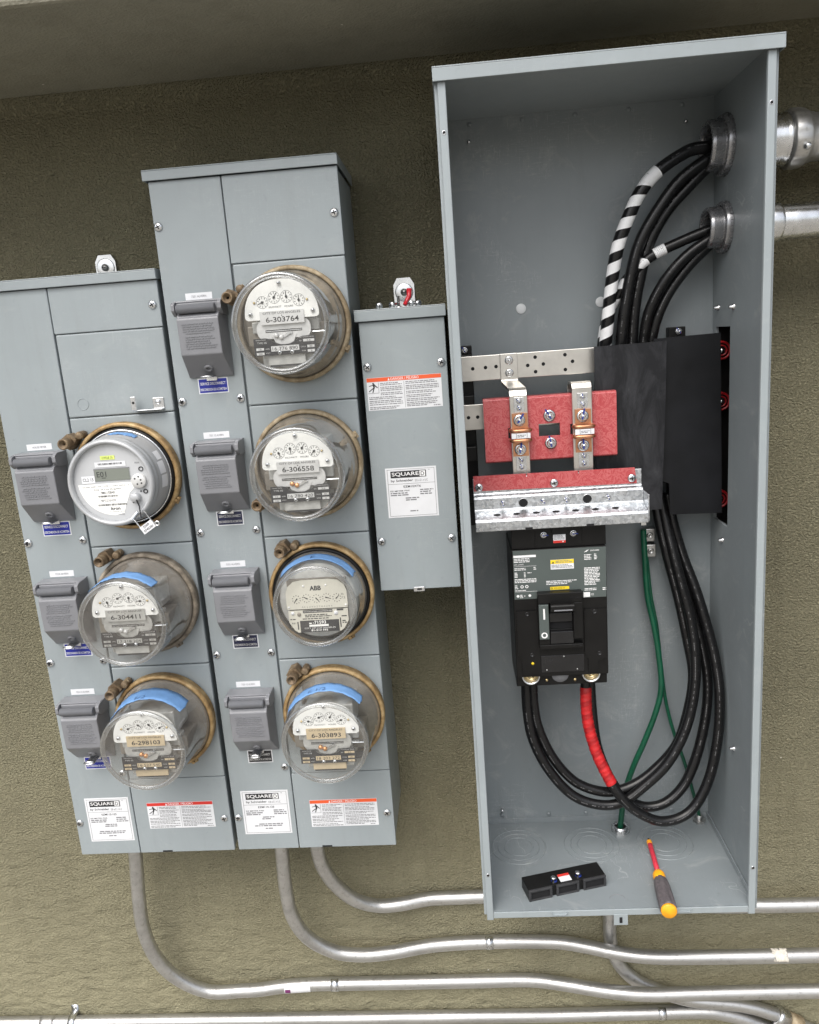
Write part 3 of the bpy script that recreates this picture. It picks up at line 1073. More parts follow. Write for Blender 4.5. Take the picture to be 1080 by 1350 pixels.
def dial_meter(x, z, label, number, serial, angles, plate, ring, lock, knob, glassm='meter_glass', tape=None, card=False, screws='screw_brass', deep=0.1265):
    t = empty('electric_meter', (x, MF, z), label, 'electric meter', 'meters in the two meter cabinets')
    ring_and_lock(t, ring, lock, knob)
    D = deep
    # socket base
    P('meter_dark', True).lathe([(0.0845, -0.0045), (0.0845, -0.017), (0.072, -0.020), (0.0001, -0.020)], seg=48).build('base', t)
    # glass cover
    pts = [(0.0843, -0.024), (0.0838, -0.030), (0.0805, -0.042), (0.0785, -0.055), (0.0765, -0.080), (0.0750, -(D - 0.012)), (0.0745, -(D - 0.006)), (0.0725, -(D - 0.0018)), (0.069, -D), (0.066, -(D - 0.0006)), (0.050, -(D - 0.0002)), (0.0001, -(D + 0.0006))]
    gl = P(glassm, True).lathe(pts, seg=80).build('glass_cover', t)

    def prof(yy):
        for (r0, y0), (r1, y1) in zip(pts, pts[1:]):
            if y1 <= yy <= y0:
                return r0 + (r1 - r0) * (yy - y0) / (y1 - y0)
        return 0.0745
    ring_prof = [(0.0700 + 0.0042 * cos(2 * pi * i / 12), -(D - 0.0036) + 0.0034 * sin(2 * pi * i / 12)) for i in range(12)]
    P('rim_glass', True).lathe(ring_prof, seg=80, closed=True).build('glass_rim', gl)
    # register frame and magnets
    f = P('meter_casting')
    f.box(-0.052, 0.052, -0.088, -0.062, -0.012, 0.006)
    f.box(-0.046, 0.046, -0.084, -0.022, 0.006, 0.050)
    f.box(-0.040, 0.040, -0.090, -0.022, -0.062, -0.012)
    f.smooth = True
    f.lathe([(0.0001, -0.0955), (0.030, -0.0955), (0.030, -0.022)], (0, 0, -0.036), seg=32)
    f.build('frame', t, bevel=0.002)
    mg = P('meter_dark')
    mg.box(0.040, 0.062, -0.080, -0.030, -0.034, 0.000)
    P('meter_dark').box(-0.062, -0.042, -0.078, -0.030, -0.030, 0.000).build('magnet', t, bevel=0.0015)
    mg.mat('ink')
    mg.box(0.034, 0.060, -0.096, -0.078, -0.046, -0.040)
    mg.mat('zinc').box(0.036, 0.063, -0.098, -0.088, -0.016, -0.013)
    mg.build('magnet', t, bevel=0.0015)
    # dial plate
    y = -(D - 0.021)
    pl = P('dial_white')
    out = []
    for i in range(41):
        a = pi * i / 40
        out.append((0.0565 * (abs(cos(a)) ** 0.85) * (1 if cos(a) > 0 else -1), 0.012 + 0.0535 * sin(a) ** 0.95))
    out = [(0.052, 0.0075)] + [(0.0555, 0.0095)] + out + [(-0.0555, 0.0095), (-0.052, 0.0075)]
    pl.prism(out, 'y', y, y + 0.0012)
    dp = pl.build('dial_plate', t, bevel=0.0003)
    pr = P('ink')
    yy = y - 0.0003
    xs = [(-0.0278, 0.0330), (-0.0094, 0.0392), (0.0094, 0.0392), (0.0278, 0.0330)]
    for (dx, dz), an in zip(xs, angles):
        pr.disc(dx, dz, 0.0090, yy, 28, 0.00855)
        for i in range(10):
            a = 2 * pi * i / 10 + pi / 2
            pr.line(dx + 0.0062 * cos(a), dz + 0.0062 * sin(a), dx + 0.0078 * cos(a), dz + 0.0078 * sin(a), 0.0007, yy)
            pr.text(str(i), dx + 0.0060 * cos(a) - 0.0006, dx + 0.0060 * cos(a) + 0.0006, dz + 0.0060 * sin(a) - 0.0009, 0.0018, yy)
    pr.text('KILOWATT', -0.0185, 0.0005, 0.0240, 0.0026, yy)
    pr.text('HOURS', 0.0055, 0.0185, 0.0240, 0.0026, yy)
    pr.build('dial_print', dp)
    pn = P('ink')
    for (dx, dz), an in zip(xs, angles):
        a = radians(90 - an)
        pn.line(dx - 0.0025 * cos(a), dz - 0.0025 * sin(a), dx + 0.0074 * cos(a), dz + 0.0074 * sin(a), 0.0021, y - 0.0014, 0.0005)
        pn.disc(dx, dz, 0.0020, y - 0.0016, 12)
    pn.build('pointers', dp)
    for dx, dz in ((-0.0475, 0.0165), (0.0475, 0.0165), (0.0, 0.0590)):
        inst(SCREW_S, 'screw', dp, (dx, y, dz), (0, random.random() * 3, 0))
    for dx in (-0.040, 0.040):
        P('screw_brass', True).lathe([(0.0019, 0), (0.0019, -0.0015), (0.0001, -0.002)], (dx, y, 0.0330), seg=10).build('rivet', dp)
    # owner number strip
    y2 = y - 0.0022
    st = P(plate).box(-0.0335, 0.0335, y2, y2 + 0.0012, 0.0000, 0.0195)
    st.mat('ink').text('CITY OF LOS ANGELES', -0.0285, 0.0285, 0.0150, 0.0032, y2 - 0.0003)
    st.text(number, -0.0248, 0.0255, 0.0030, 0.0078, y2 - 0.0003, 0.012)
    st.disc(0.0, 0.0125, 0.0009, y2 - 0.0003, 8)
    st.build('number_plate', t)
    # disc bezel
    bz = P('silver_plate' if plate == 'silver_plate' else 'meter_casting')
    ov = []
    for (cx_, a0_) in ((0.033, -90), (-0.033, 90)):
        for i in range(13):
            a = radians(a0_ + 180 * i / 12)
            ov.append((cx_ + 0.0085 * cos(a), -0.0075 + 0.0135 * sin(a)))
    bz.prism(ov, 'y', y + 0.0025, y + 0.0040)
    bz.prism([(-0.019, -0.016), (0.019, -0.016), (0.014, -0.0265), (0.006, -0.030), (-0.006, -0.030), (-0.014, -0.0265)][::-1], 'y', y + 0.0015, y + 0.0024)
    bz.mat('ink').rect(-0.028, 0.028, -0.0115, -0.0078, y + 0.0021)
    bz.mat('zinc').rect(-0.0275, 0.0275, -0.0103, -0.0092, y + 0.0019)
    bez = bz.build('disc_bezel', t)
    cl = P(screws, True)
    for dx, dz in ((-0.012, -0.0165), (-0.0045, -0.0195)):
        cl.lathe([(0.0037, 0.002), (0.0037, -0.0015), (0.0025, -0.0025), (0.0001, -0.0028)], (dx, y, dz), seg=14)
    cl.mat('zinc', False)
    cl.prism([(-0.002, -0.0205), (0.004, -0.0185), (0.0095, -0.0150), (0.0125, -0.0155), (0.0125, -0.0120), (0.0075, -0.0118), (0.002, -0.0155)], 'y', y - 0.001, y + 0.0015)
    cl.build('bearing_clip', bez)
    # black nameplate with dipped upper edge
    y3 = y - 0.0012
    w = 0.0475
    dip = [(0.021 * cos(radians(180 + 180 * i / 12)), -0.0215 + 0.0085 * sin(radians(180 + 180 * i / 12))) for i in range(13)]
    npl = P('ink').prism([(-w, -0.0455), (w, -0.0455), (w, -0.0195), (0.0285, -0.0195)] + dip[::-1] + [(-0.0285, -0.0195), (-w, -0.0195)], 'y', y3, y3 + 0.0008)
    ye = y3 - 0.0003
    pm = plate
    npl.mat('silver_plate')
    npl.text('WATTHOUR METER', 0.022, 0.0455, -0.0222, 0.0014, ye)
    npl.text('TYPE', -0.042, -0.0335, -0.0275, 0.0026, ye)
    npl.text('IS', -0.0315, -0.0275, -0.0275, 0.0026, ye)
    npl.text('AMPL', -0.0305, -0.0235, -0.0365, 0.0018, ye)
    npl.text('VOLT', -0.0305, -0.0235, -0.0425, 0.0018, ye)
    npl.text('SINGLE PHASE', -0.044, -0.0285, -0.0225, 0.0014, ye)
    npl.text('Kh', 0.0225, 0.0260, -0.0275, 0.0018, ye)
    npl.text('CYCLE', 0.0240, 0.0315, -0.0365, 0.0018, ye)
    npl.text('WIRE', 0.0250, 0.0315, -0.0425, 0.0018, ye)
    npl.mat(pm)
    for a in ((-0.0445, -0.0325, -0.0372, -0.0335), (-0.0445, -0.0325, -0.0440, -0.0402), (0.0285, 0.0455, -0.0282, -0.0245),
              (0.0340, 0.0450, -0.0372, -0.0335), (0.0340, 0.0450, -0.0440, -0.0402), (-0.0215, 0.0215, -0.0398, -0.0320)):
        npl.rect(*a, ye)
    npl.mat('ink')
    npl.text(serial, -0.0195, 0.0195, -0.0385, 0.0050, ye - 0.0003)
    npl.text('15', -0.0405, -0.0365, -0.0366, 0.0024, ye - 0.0003)
    npl.text('240', -0.0415, -0.0355, -0.0434, 0.0024, ye - 0.0003)
    npl.text('3.6', 0.0340, 0.0400, -0.0276, 0.0024, ye - 0.0003)
    npl.text('60', 0.0375, 0.0415, -0.0366, 0.0024, ye - 0.0003)
    npl.text('3', 0.0385, 0.0405, -0.0434, 0.0024, ye - 0.0003)
    nmp = npl.build('nameplate', t)
    for dx in (-0.0085, 0.0105):
        inst(SCREW_S, 'screw', nmp, (dx, y3, -0.0418), (0, random.random() * 3, 0))
    # lower card / coil cover
    lc = P('paper_tan' if card else 'meter_casting')
    lc.box(-0.0285, 0.0285, y + 0.004, y + 0.008, -0.0600, -0.0450)
    lc.mat('ink').box(-0.0265, 0.0265, y + 0.005, y + 0.010, -0.0632, -0.0602)
    lc.build('lower_card' if card else 'coil_cover', t)
    if tape:
        o = arc_tape(t, prof, *tape[:4], ripple=tape[4] if len(tape) > 4 else 0)
        if len(tape) > 5:
            tape_writing(o, prof, (tape[0] + tape[1]) / 2 + 6, tape[2] + 0.004, tape[5], 0.010)
    return t


PX, PB = -0.0985, 0.2150
PZ = [0.780, 1.0085, 1.237, 1.4655]
dial_meter(PB, PZ[3], 'glass-domed meter numbered 6-303764, topmost on the tall four-meter cabinet', '6-303764', '16 776 890',
           (250, 30, 355, 358), 'silver_plate', 'old_brass', (-0.096, 0.048), -28, screws='silver_plate')
dial_meter(PB, PZ[2], 'glass-domed meter numbered 6-306558 with its lock at lower left of the ring', '6-306558', '16 780 420',
           (160, 176, 32, 225), 'silver_plate', 'old_brass', (-0.088, -0.060), 28, screws='orange_metal')
dial_meter(PB, PZ[0], 'glass-domed meter numbered 6-303893, lowest on the tall four-meter cabinet, wide blue tape', '6-303893', '18 203 272',
           (106, 68, 34, 250), 'paper_tan', 'brass_ring', (-0.063, 0.083), -55, 'meter_glass', tape=(38, 150, -0.088, -0.060, 1, 'E 1/2'), card=True, screws='orange_metal')
dial_meter(PX, PZ[1], 'dusty glass-domed meter numbered 6-304411, second up on the three-meter cabinet', '6-304411', '17 318 204',
           (165, 62, 182, 270), 'meter_casting', 'dirty_brass', (-0.059, 0.0875), -60, 'meter_glass_dusty', tape=(46, 132, -0.112, -0.084, 1), screws='silver_plate')
dial_meter(PX, PZ[0], 'glass-domed meter numbered 6-298103, lowest on the three-meter cabinet, tan card inside', '6-298103', '16 527 540',
           (62, 125, 140, 60), 'paper_tan', 'brass_ring', (-0.0796, 0.069), -62, 'meter_glass_dusty', tape=(38, 146, -0.088, -0.050, 1, '1/2'), card=True, screws='orange_metal')

# ---- shallow five-dial meter (third from the top on the tall cabinet)
t = empty('electric_meter', (PB, MF, PZ[1]), 'five-dial meter with cream face and bright brass ring on the tall cabinet', 'electric meter', 'meters in the two meter cabinets')
ring_and_lock(t, 'brass_ring', (-0.059, 0.085), -62)
P('meter_dark', True).lathe([(0.0845, -0.0045), (0.0845, -0.017), (0.072, -0.018), (0.0001, -0.018)], seg=48).build('base', t)
P('black_plastic', True).lathe([(0.0845, -0.018), (0.0845, -0.027), (0.0800, -0.029), (0.0790, -0.020)], seg=64, closed=True).build('gasket', t)
pts3 = [(0.0800, -0.026), (0.0795, -0.031), (0.0770, -0.042), (0.0745, -0.052), (0.0730, -0.066), (0.0720, -0.080), (0.0705, -0.0865), (0.0665, -0.0890), (0.060, -0.0893), (0.0001, -0.0898)]
gl3 = P('meter_glass', True).lathe(pts3, seg=80).build('glass_cover', t)
P('rim_glass', True).lathe([(0.0672 + 0.0038 * cos(2 * pi * i / 12), -0.0860 + 0.0030 * sin(2 * pi * i / 12)) for i in range(12)], seg=80, closed=True).build('glass_rim', gl3)
inner = P('meter_casting', True).lathe([(0.0700, -0.020), (0.0665, -0.050), (0.0640, -0.052), (0.0001, -0.052)], seg=48)
inner.mat('meter_dark', False)
inner.box(-0.05, 0.05, -0.060, -0.051, -0.045, 0.04)
inner.build('inner_case', t)


def prof3(yy):
    for (r0, y0), (r1, y1) in zip(pts3, pts3[1:]):
        if y1 <= yy <= y0:
            return r0 + (r1 - r0) * (yy - y0) / (y1 - y0)
    return 0.072


tp = arc_tape(t, prof3, 32, 140, -0.062, -0.041)
tape_writing(tp, prof3, 92, -0.058, 'F', 0.010)
y = -0.068
fp = P('dial_cream')
sq = [(0.0445, 0.0000), (0.0455, 0.0040), (0.0455, 0.0235), (0.0420, 0.0330), (0.0330, 0.0400), (0.020, 0.0420), (-0.020, 0.0420), (-0.0330, 0.0400), (-0.0420, 0.0330), (-0.0455, 0.0235), (-0.0455, 0.0040), (-0.0445, 0.0000)]
fp.prism(sq, 'y', y, y + 0.0012)
face = fp.build('dial_plate', t, bevel=0.0003)
pr = P('ink')
pr.text('ABB', -0.0090, 0.0080, 0.0265, 0.0068, y - 0.0003, 0.035)
ang5 = (222, 300, 140, 105, 48)
for i in range(5):
    dx, dz = -0.0300 + i * 0.0150, 0.0145 + (0.001 if i in (1, 3) else 0)
    for k in range(10):
        a = 2 * pi * k / 10 + pi / 2
        pr.line(dx + 0.0050 * cos(a), dz + 0.0050 * sin(a), dx + 0.0066 * cos(a), dz + 0.0066 * sin(a), 0.0009, y - 0.0003)
    a = radians(90 - ang5[i])
    pr.line(dx - 0.0020 * cos(a), dz - 0.0020 * sin(a), dx + 0.0056 * cos(a), dz + 0.0056 * sin(a), 0.0018, y - 0.0006, 0.0006)
for i, ch in enumerate('KILOWATTHOURS'):
    pr.text(ch, -0.0225 + i * 0.0036, -0.0225 + i * 0.0036 + (0.0005 if ch == 'I' else 0.0016), 0.0020, 0.0020, y - 0.0003)
pr.text('Kh', 0.0370, 0.0405, 0.0180, 0.0028, y - 0.0003)
pr.text('7.2', 0.0370, 0.0425, 0.0128, 0.0028, y - 0.0003)
pr.build('dial_print', face)
for dx, dz in ((-0.0425, 0.0035), (0.0425, 0.0035), (-0.018, 0.0335), (0.015, 0.0335)):
    P('white_ink', True).lathe([(0.0016, 0), (0.0013, -0.001), (0.0001, -0.0012)], (dx, y, dz), seg=10).build('rivet', face)
y += 0.001
lp = P('dial_cream')
lo = [(0.0445, -0.0020), (0.0445, -0.0195), (0.0370, -0.0310), (0.0320, -0.0345), (-0.0320, -0.0345), (-0.0370, -0.0310), (-0.0445, -0.0195), (-0.0445, -0.0020)]
lp.prism(lo[::-1], 'y', y, y + 0.0012)
lower = lp.build('lower_plate', t, bevel=0.0003)
pr = P('ink')
pr.rect(-0.0225, 0.0215, -0.0062, -0.0022, y - 0.0003)
pr.rect(-0.0285, 0.0300, -0.0345, -0.0172, y - 0.0003)
pr.rect(-0.0325, -0.0308, -0.0300, -0.0185, y - 0.0003)
pr.rect(0.0315, 0.0332, -0.0290, -0.0150, y - 0.0003)
pr.rect(0.0280, 0.0380, -0.0046, -0.0020, y - 0.0003)
pr.text('AB1', -0.0410, -0.0345, -0.0215, 0.0022, y - 0.0003)
pr.microtext(-0.0200, 0.0205, -0.0085, 2, 0.0014, 0.0024, y - 0.0003, 60)
pr.microtext(-0.0240, 0.0240, -0.0140, 1, 0.0014, 0.0024, y - 0.0003, 61)
pr.microtext(-0.0425, -0.0345, -0.0140, 1, 0.0014, 0.0024, y - 0.0003, 62)
pr.microtext(0.0345, 0.0430, -0.0120, 1, 0.0016, 0.0024, y - 0.0003, 63)
pr.microtext(0.0350, 0.0415, -0.0190, 2, 0.0016, 0.0026, y - 0.0003, 64)
pr.mat('zinc').rect(-0.0215, 0.0205, -0.0050, -0.0036, y - 0.0005)
pr.mat('dial_white')
pr.rect(-0.0150, 0.0140, -0.0265, -0.0235, y - 0.0006)
pr.rect(-0.0150, -0.0110, -0.0225, -0.0205, y - 0.0006)
pr.text('-71593', -0.0095, 0.0105, -0.0228, 0.0048, y - 0.0006, 0.02)
pr.text('CITY OF LOS ANGELES', -0.0225, 0.0240, -0.0296, 0.0020, y - 0.0006)
pr.text('81-213 592', -0.0125, 0.0125, -0.0332, 0.0028, y - 0.0006, 0.02)
pr.build('plate_print', lower)
for dx, dz, r_ in ((-0.0285, -0.0078, 0.0030), (-0.0380, -0.0058, 0.0025), (0.0265, -0.0078, 0.0032)):
    P('meter_dark' if dx == -0.0285 else 'paper', True).lathe([(r_, 0), (r_ * 0.9, -0.0015), (0.0001, -0.0018)], (dx, y, dz), seg=14).build('adjuster', lower)

remap(t, 1.14, 0.0, 1.21, -0.0095, ('dial_plate', 'dial_print', 'rivet', 'lower_plate', 'plate_print', 'adjuster'))

# ---- digital meter (top of the three-meter cabinet)
t = empty('electric_meter', (PX, MF, PZ[2]), 'pale grey digital meter with small display, topmost on the three-meter cabinet', 'electric meter', 'meters in the two meter cabinets')
ring_and_lock(t, 'brass_ring', (-0.0870, 0.0640), -30)
P('black_plastic', True).lathe([(0.0850, -0.006), (0.0850, -0.022), (0.0805, -0.025), (0.0001, -0.025)], seg=64).build('base', t)
P('zinc', True).lathe([(0.0795, -0.024), (0.0805, -0.026), (0.0800, -0.028), (0.0785, -0.028)], seg=64).build('base_band', t)
hs_ = P('meter_grey_ring', True).lathe([(0.0780, -0.024), (0.0760, -0.032), (0.0730, -0.060), (0.0722, -0.066), (0.0735, -0.069), (0.0722, -0.072), (0.0716, -0.078), (0.0726, -0.081), (0.0708, -0.0862), (0.0680, -0.0878), (0.0655, -0.0872), (0.0642, -0.0840), (0.0640, -0.0790)], seg=80)
hsg = hs_.build('housing', t)
y = -0.0785
fc = P('face_grey', True).lathe([(0.0642, y), (0.0001, y)], seg=64)
fc.mat('dial_white', False)
# white print field: upper crescent stays grey
fld = []
for i in range(41):
    a = radians(200 + (-150) * 0 + i * (360 - 70) / 40 * 0 + (190 + i * 4.0))
    fld.append(a)
poly = [(-0.0545, -0.0040), (0.0180, -0.0040), (0.0180, -0.0140), (0.0120, -0.0200), (0.0040, -0.0420), (0.0010, -0.0515)]
poly += [(0.0545 * cos(radians(d)), 0.0545 * sin(radians(d))) for d in range(268, 184, -6)]
fc.poly([(a * 1.06 if a < 0 else a * 1.27 + 0.0117, c * 1.06 + 0.003) for a, c in poly[::-1]], y - 0.0003)
face = fc.build('face', t)
pr = P('lcd')
pr.rect(-0.0300, 0.0155, -0.0005, 0.0150, y - 0.0012)
pr.mat('ink').text('E0', -0.0275, -0.0185, 0.0048, 0.0072, y - 0.0014)
pr.text('1', -0.0160, -0.0150, 0.0048, 0.0072, y - 0.0014)
pr.rect(-0.0215, -0.0160, 0.0030, 0.0038, y - 0.0014)
pr.mat('ink_grey')
pr.rect(-0.0310, 0.0165, 0.0150, 0.0162, y - 0.0010)
pr.rect(-0.0310, -0.0300, -0.0005, 0.0150, y - 0.0010)
pr.build('display', face)
pr = P('lime_print').rect(-0.0200, -0.0010, 0.0275, 0.0330, y - 0.0006)
pr.mat('paper').rect(-0.0285, 0.0120, 0.0180, 0.0248, y - 0.0006)
pr.mat('paper').rect(-0.0485, -0.0310, -0.0030, 0.0070, y - 0.0008)
pr.mat('ink').text('CL2 15', -0.0470, -0.0330, 0.0000, 0.0042, y - 0.0010)
pr.text('CYCLE 25', -0.0175, -0.0035, 0.0290, 0.0026, y - 0.0009)
rg = random.Random(5)
for (xa, xb, za, zb_) in ((-0.0240, 0.0070, 0.0208, 0.0232), (-0.0300, -0.0030, -0.0225, -0.0202), (-0.0320, 0.0050, -0.0345, -0.0320)):
    xx = xa
    while xx < xb:
        wq = 0.0003 + rg.random() * 0.0008
        pr.rect(xx, xx + wq, za, zb_, y - 0.0009)
        xx += wq + 0.0004 + rg.random() * 0.0006
pr.text('City of Los Angeles', -0.0350, 0.0010, -0.0135, 0.0026, y - 0.0006)
pr.text('TMA-1728AD', -0.0265, -0.0075, -0.0182, 0.0032, y - 0.0006, 0.01)
pr.text('Itron', -0.0160, -0.0035, -0.0410, 0.0046, y - 0.0006, 0.02)
pr.mat('ink_grey')
pr.text('CL200 240V 3W TYPE C1S0R3 60TA 1.0', -0.0490, 0.0130, -0.0088, 0.0020, y - 0.0006)
pr.text('78P2236438', -0.0285, -0.0080, -0.0290, 0.0034, y - 0.0006)
pr.text('WATTHOUR METER', -0.0185, 0.0020, -0.0438, 0.0014, y - 0.0006)
pr.text('FM2S', -0.0060, 0.0010, -0.0480, 0.0012, y - 0.0006)
pr.text('POW', 0.0240, 0.0300, 0.0200, 0.0022, y - 0.0006)
pr.mat('ink').disc(0.0330, -0.0180, 0.0034, y - 0.0006, 18, 0.0016)
pr.disc(0.0270, -0.0175, 0.0012, y - 0.0006, 10)
pr.disc(0.0150, -0.0320, 0.0012, y - 0.0006, 10)
pr.disc(0.0380, -0.0300, 0.0010, y - 0.0006, 10)
pr.build('face_print', face)
P('silver_plate', True).lathe([(0.0098, 0), (0.0098, -0.0050), (0.0088, -0.0062), (0.0001, -0.0062)], (0.0270, y, -0.0030), seg=28).build('optical_port', face)
ho = P('ink')
for dx, dz in ((-0.004, 0.0035), (0.001, 0.006), (-0.0015, -0.004), (0.004, -0.003), (0.0035, 0.0015)):
    ho.disc(0.0270 + dx, -0.0030 + dz, 0.0012, y - 0.0064, 10)
ho.build('port_holes', face)
P('ink', True).lathe([(0.0032, 0), (0.0032, -0.001), (0.0022, -0.001), (0.0022, 0)], (0.0310, y, 0.0125), seg=18).build('reset_button', face)
nb = P('meter_grey_ring', True).lathe([(0.0062, 0), (0.0062, -0.009), (0.0052, -0.0105), (0.0001, -0.0105)], (0.0200, y, -0.0250), seg=20)
nb.build('demand_reset', face)
# wire seal with tag hanging off the demand reset
sl = P('zinc')
A, B_ = Vector((0.0150, y - 0.012, -0.0400)), Vector((0.0330, y - 0.012, -0.0520))
ddx = Vector((cos(radians(32)), 0, sin(radians(32))))
ddz = Vector((-sin(radians(32)), 0, cos(radians(32))))


def tagpt(u, w, d):
    p = Vector((0.0270, y - 0.012 + d, -0.0600)) + ddx * u + ddz * w
    return tuple(p)


def tagbox(m, u0, u1, w0, w1, d0, d1):
    vv = [tagpt(u, w, d) for u in (u0, u1) for d in (d0, d1) for w in (w0, w1)]
    m.raw(vv, [(0, 1, 3, 2), (4, 6, 7, 5), (0, 4, 5, 1), (2, 3, 7, 6), (0, 2, 6, 4), (1, 5, 7, 3)])


sl.mat('paper')
tagbox(sl, -0.0105, 0.0105, -0.010, 0.0020, -0.0018, 0.0018)
sl.smooth = True
sl.mat('zinc')
sl.tube([tagpt(-0.0098, 0.0, 0), tagpt(-0.0098, 0.0180, 0.001)], 0.0013, 8)
sl.tube([tagpt(0.0098, 0.0, 0), tagpt(0.0098, 0.0180, 0.001)], 0.0013, 8)
sl.tube([tagpt(-0.0120, 0.0180, 0.001), tagpt(0.0020, 0.0210, 0.001)], 0.0026, 10)
sl.tube([tagpt(0.0140 + 0.0030 * cos(2 * pi * i / 16), -0.008 + 0.0030 * sin(2 * pi * i / 16), 0) for i in range(17)], 0.0013, 8, cap=False)
sl.mat('ink')
sl.tube([(0.0180, y - 0.0108, -0.0240), (0.0215, y - 0.0130, -0.0330), tagpt(0.002, 0.012, -0.003), tagpt(0.006, 0.007, -0.003)], 0.0011, 8)
sl.smooth = False
rows = text_mesh('DWP', 0.01), text_mesh('0745381', 0.01)
for (vv, ff), (u0, u1, w0, h_) in zip(rows, ((-0.005, 0.005, -0.0030, 0.0034), (-0.008, 0.008, -0.0082, 0.0034))):
    sl.raw([tagpt(u0 + a * (u1 - u0), w0 + c * h_, -0.0021) for a, c in vv], ff)
sl.build('wire_seal', t)
remap(t, 1.27, 0.0117, 1.22, 0.004, ('display', 'face_print', 'optical_port', 'port_holes', 'reset_button', 'demand_reset'), 0.0625)
remap(t, 1.15, 0.020, 1.15, -0.002, ('wire_seal',))
# side labels on the housing
sd_ = P('paper')
for k, (a0, a1, y0, y1) in enumerate(((22, 34, -0.050, -0.034), (4, 20, -0.056, -0.036), (-14, 2, -0.054, -0.034))):
    vv = []
    for i in range(9):
        a = radians(a0 + (a1 - a0) * i / 8)
        for yq in (y0, y1):
            r_ = 0.0760 + (0.0730 - 0.0760) * (yq + 0.032) / (-0.060 + 0.032) + 0.0004
            vv.append((r_ * cos(a), yq, r_ * sin(a)))
    sd_.raw(vv, [(2 * i, 2 * i + 1, 2 * i + 3, 2 * i + 2) for i in range(8)])
sd_.build('side_label', hsg)


def prof5(yy):
    return 0.0760 + (0.0730 - 0.0760) * (yy + 0.032) / (-0.060 + 0.032)


arc_tape(t, prof5, 62, 96, -0.050, -0.034, ripple=1)

# ------------------------------------------------------------------ loose hardware lying on the slim box
LZ = EZ1 + 0.0188
for i, (x, yy, ax, lb) in enumerate(((0.3506, -0.150, (0.3, 1.15), 'loose zinc screw lying nearest the tall cabinet on the slim box lid'),
                                     (0.3717, -0.150, (-1.9, 0.4), 'loose zinc screw with its big round head facing out on the slim box lid'),
                                     (0.4033, -0.153, (-1.2, 0.8), 'loose zinc screw in front of the red cap on the slim box lid'),
                                     (0.4150, -0.140, (2.2, 1.2), 'loose zinc screw lying nearest the open cabinet on the slim box lid'))):
    b = P('zinc', True)
    b.lathe([(0.0058, 0.0), (0.0058, -0.0014), (0.0048, -0.003), (0.0025, -0.0042), (0.0001, -0.0044)], seg=18)
    b.lathe([(0.0024, 0.0), (0.0026, 0.003), (0.0023, 0.006), (0.0026, 0.009), (0.0023, 0.012), (0.0001, 0.015)], seg=10)
    b.mat('dark_hole', False).rect(-0.0034, 0.0034, -0.0006, 0.0006, -0.0046)
    b.rect(-0.0006, 0.0006, -0.0034, 0.0034, -0.0047)
    o = b.build('screw', None, (x, yy, LZ + 0.0056), rot=(0.12, 0, ax[0] * 0.35))
    tag(o, lb, 'screw', 'loose screws on the slim box')
b = P('plug_red', True)
b.tube([(0.3925, -0.145, LZ + 0.004), (0.3960, -0.142, LZ + 0.010), (0.4005, -0.139, LZ + 0.018), (0.4015, -0.137, LZ + 0.030)], 0.0046, 14, rf=lambda L: 0.75 + 8 * min(L, 0.035))
b.mat('dark_hole', False)
tag(b.build('wire_connector'), 'small red plastic wire connector standing on the slim box lid', 'wire connector')
b = P('zinc', True)
b.cyl((0.3827, -0.148, LZ), (0.3827, -0.148, LZ + 0.019), 0.0022, 10)
b.lathe([(0.0055, 0.0), (0.0055, 0.0014), (0.003, 0.0035), (0.0001, 0.004)], (0.3827, -0.148, LZ), 'z', 16)
tag(b.build('screw'), 'loose zinc screw standing on its head beside the red cap', 'screw', 'loose screws on the slim box')

# ------------------------------------------------------------------ the open cabinet
CI = 'cabinet_paint_shaded'
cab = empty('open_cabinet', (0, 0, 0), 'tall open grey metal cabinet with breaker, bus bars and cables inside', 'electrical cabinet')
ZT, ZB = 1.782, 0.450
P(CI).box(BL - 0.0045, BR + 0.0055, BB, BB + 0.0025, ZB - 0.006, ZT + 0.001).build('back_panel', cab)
P('cabinet_paint').box(BL - 0.0045, BL + 0.0015, BF + 0.0072, BB - 0.0002, 0.4400, ZT).build('side_panel', cab, bevel=0.001)
# right side has a bus opening: four pieces round it
OY0, OY1, OZ0, OZ1 = -0.148, -0.0760, 1.072, 1.411
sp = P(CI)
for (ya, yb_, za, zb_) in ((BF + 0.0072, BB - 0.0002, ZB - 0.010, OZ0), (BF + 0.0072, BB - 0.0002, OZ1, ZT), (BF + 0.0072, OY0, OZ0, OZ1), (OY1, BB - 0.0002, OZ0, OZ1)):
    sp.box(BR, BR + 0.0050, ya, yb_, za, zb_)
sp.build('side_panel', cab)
P('cabinet_paint').box(BL + 0.0016, BR - 0.0001, BF + 0.0075, BB - 0.0003, ZT, ZT + 0.0022).build('top_panel', cab)
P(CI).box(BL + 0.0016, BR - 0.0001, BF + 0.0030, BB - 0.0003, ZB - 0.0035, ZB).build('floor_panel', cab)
for xa, xb in ((BL, BL + 0.0114), (BR - 0.0114, BR)):
    f = P('cabinet_paint').box(xa, xb, BF, BF + 0.0070, 0.4340, ZT - 0.012)
    fl = f.build('front_flange', cab, bevel=0.0014, seg=3)
    for zz in (1.7045, 0.5239):
        h = P('dark_hole').disc((xa + xb) / 2, zz, 0.0022, BF - 0.0004, 16)
        h.mat('zinc', True).lathe([(0.0030, 0.0), (0.0028, -0.0006), (0.0022, -0.0004)], ((xa + xb) / 2, BF, zz), seg=18)
        h.build('screw_hole', fl)
lp = P('cabinet_paint').box(BL + 0.0116, BR - 0.0116, BF + 0.0006, BF + 0.0028, 0.4372, 0.4490)
lip = lp.build('front_lip', cab, bevel=0.0010)
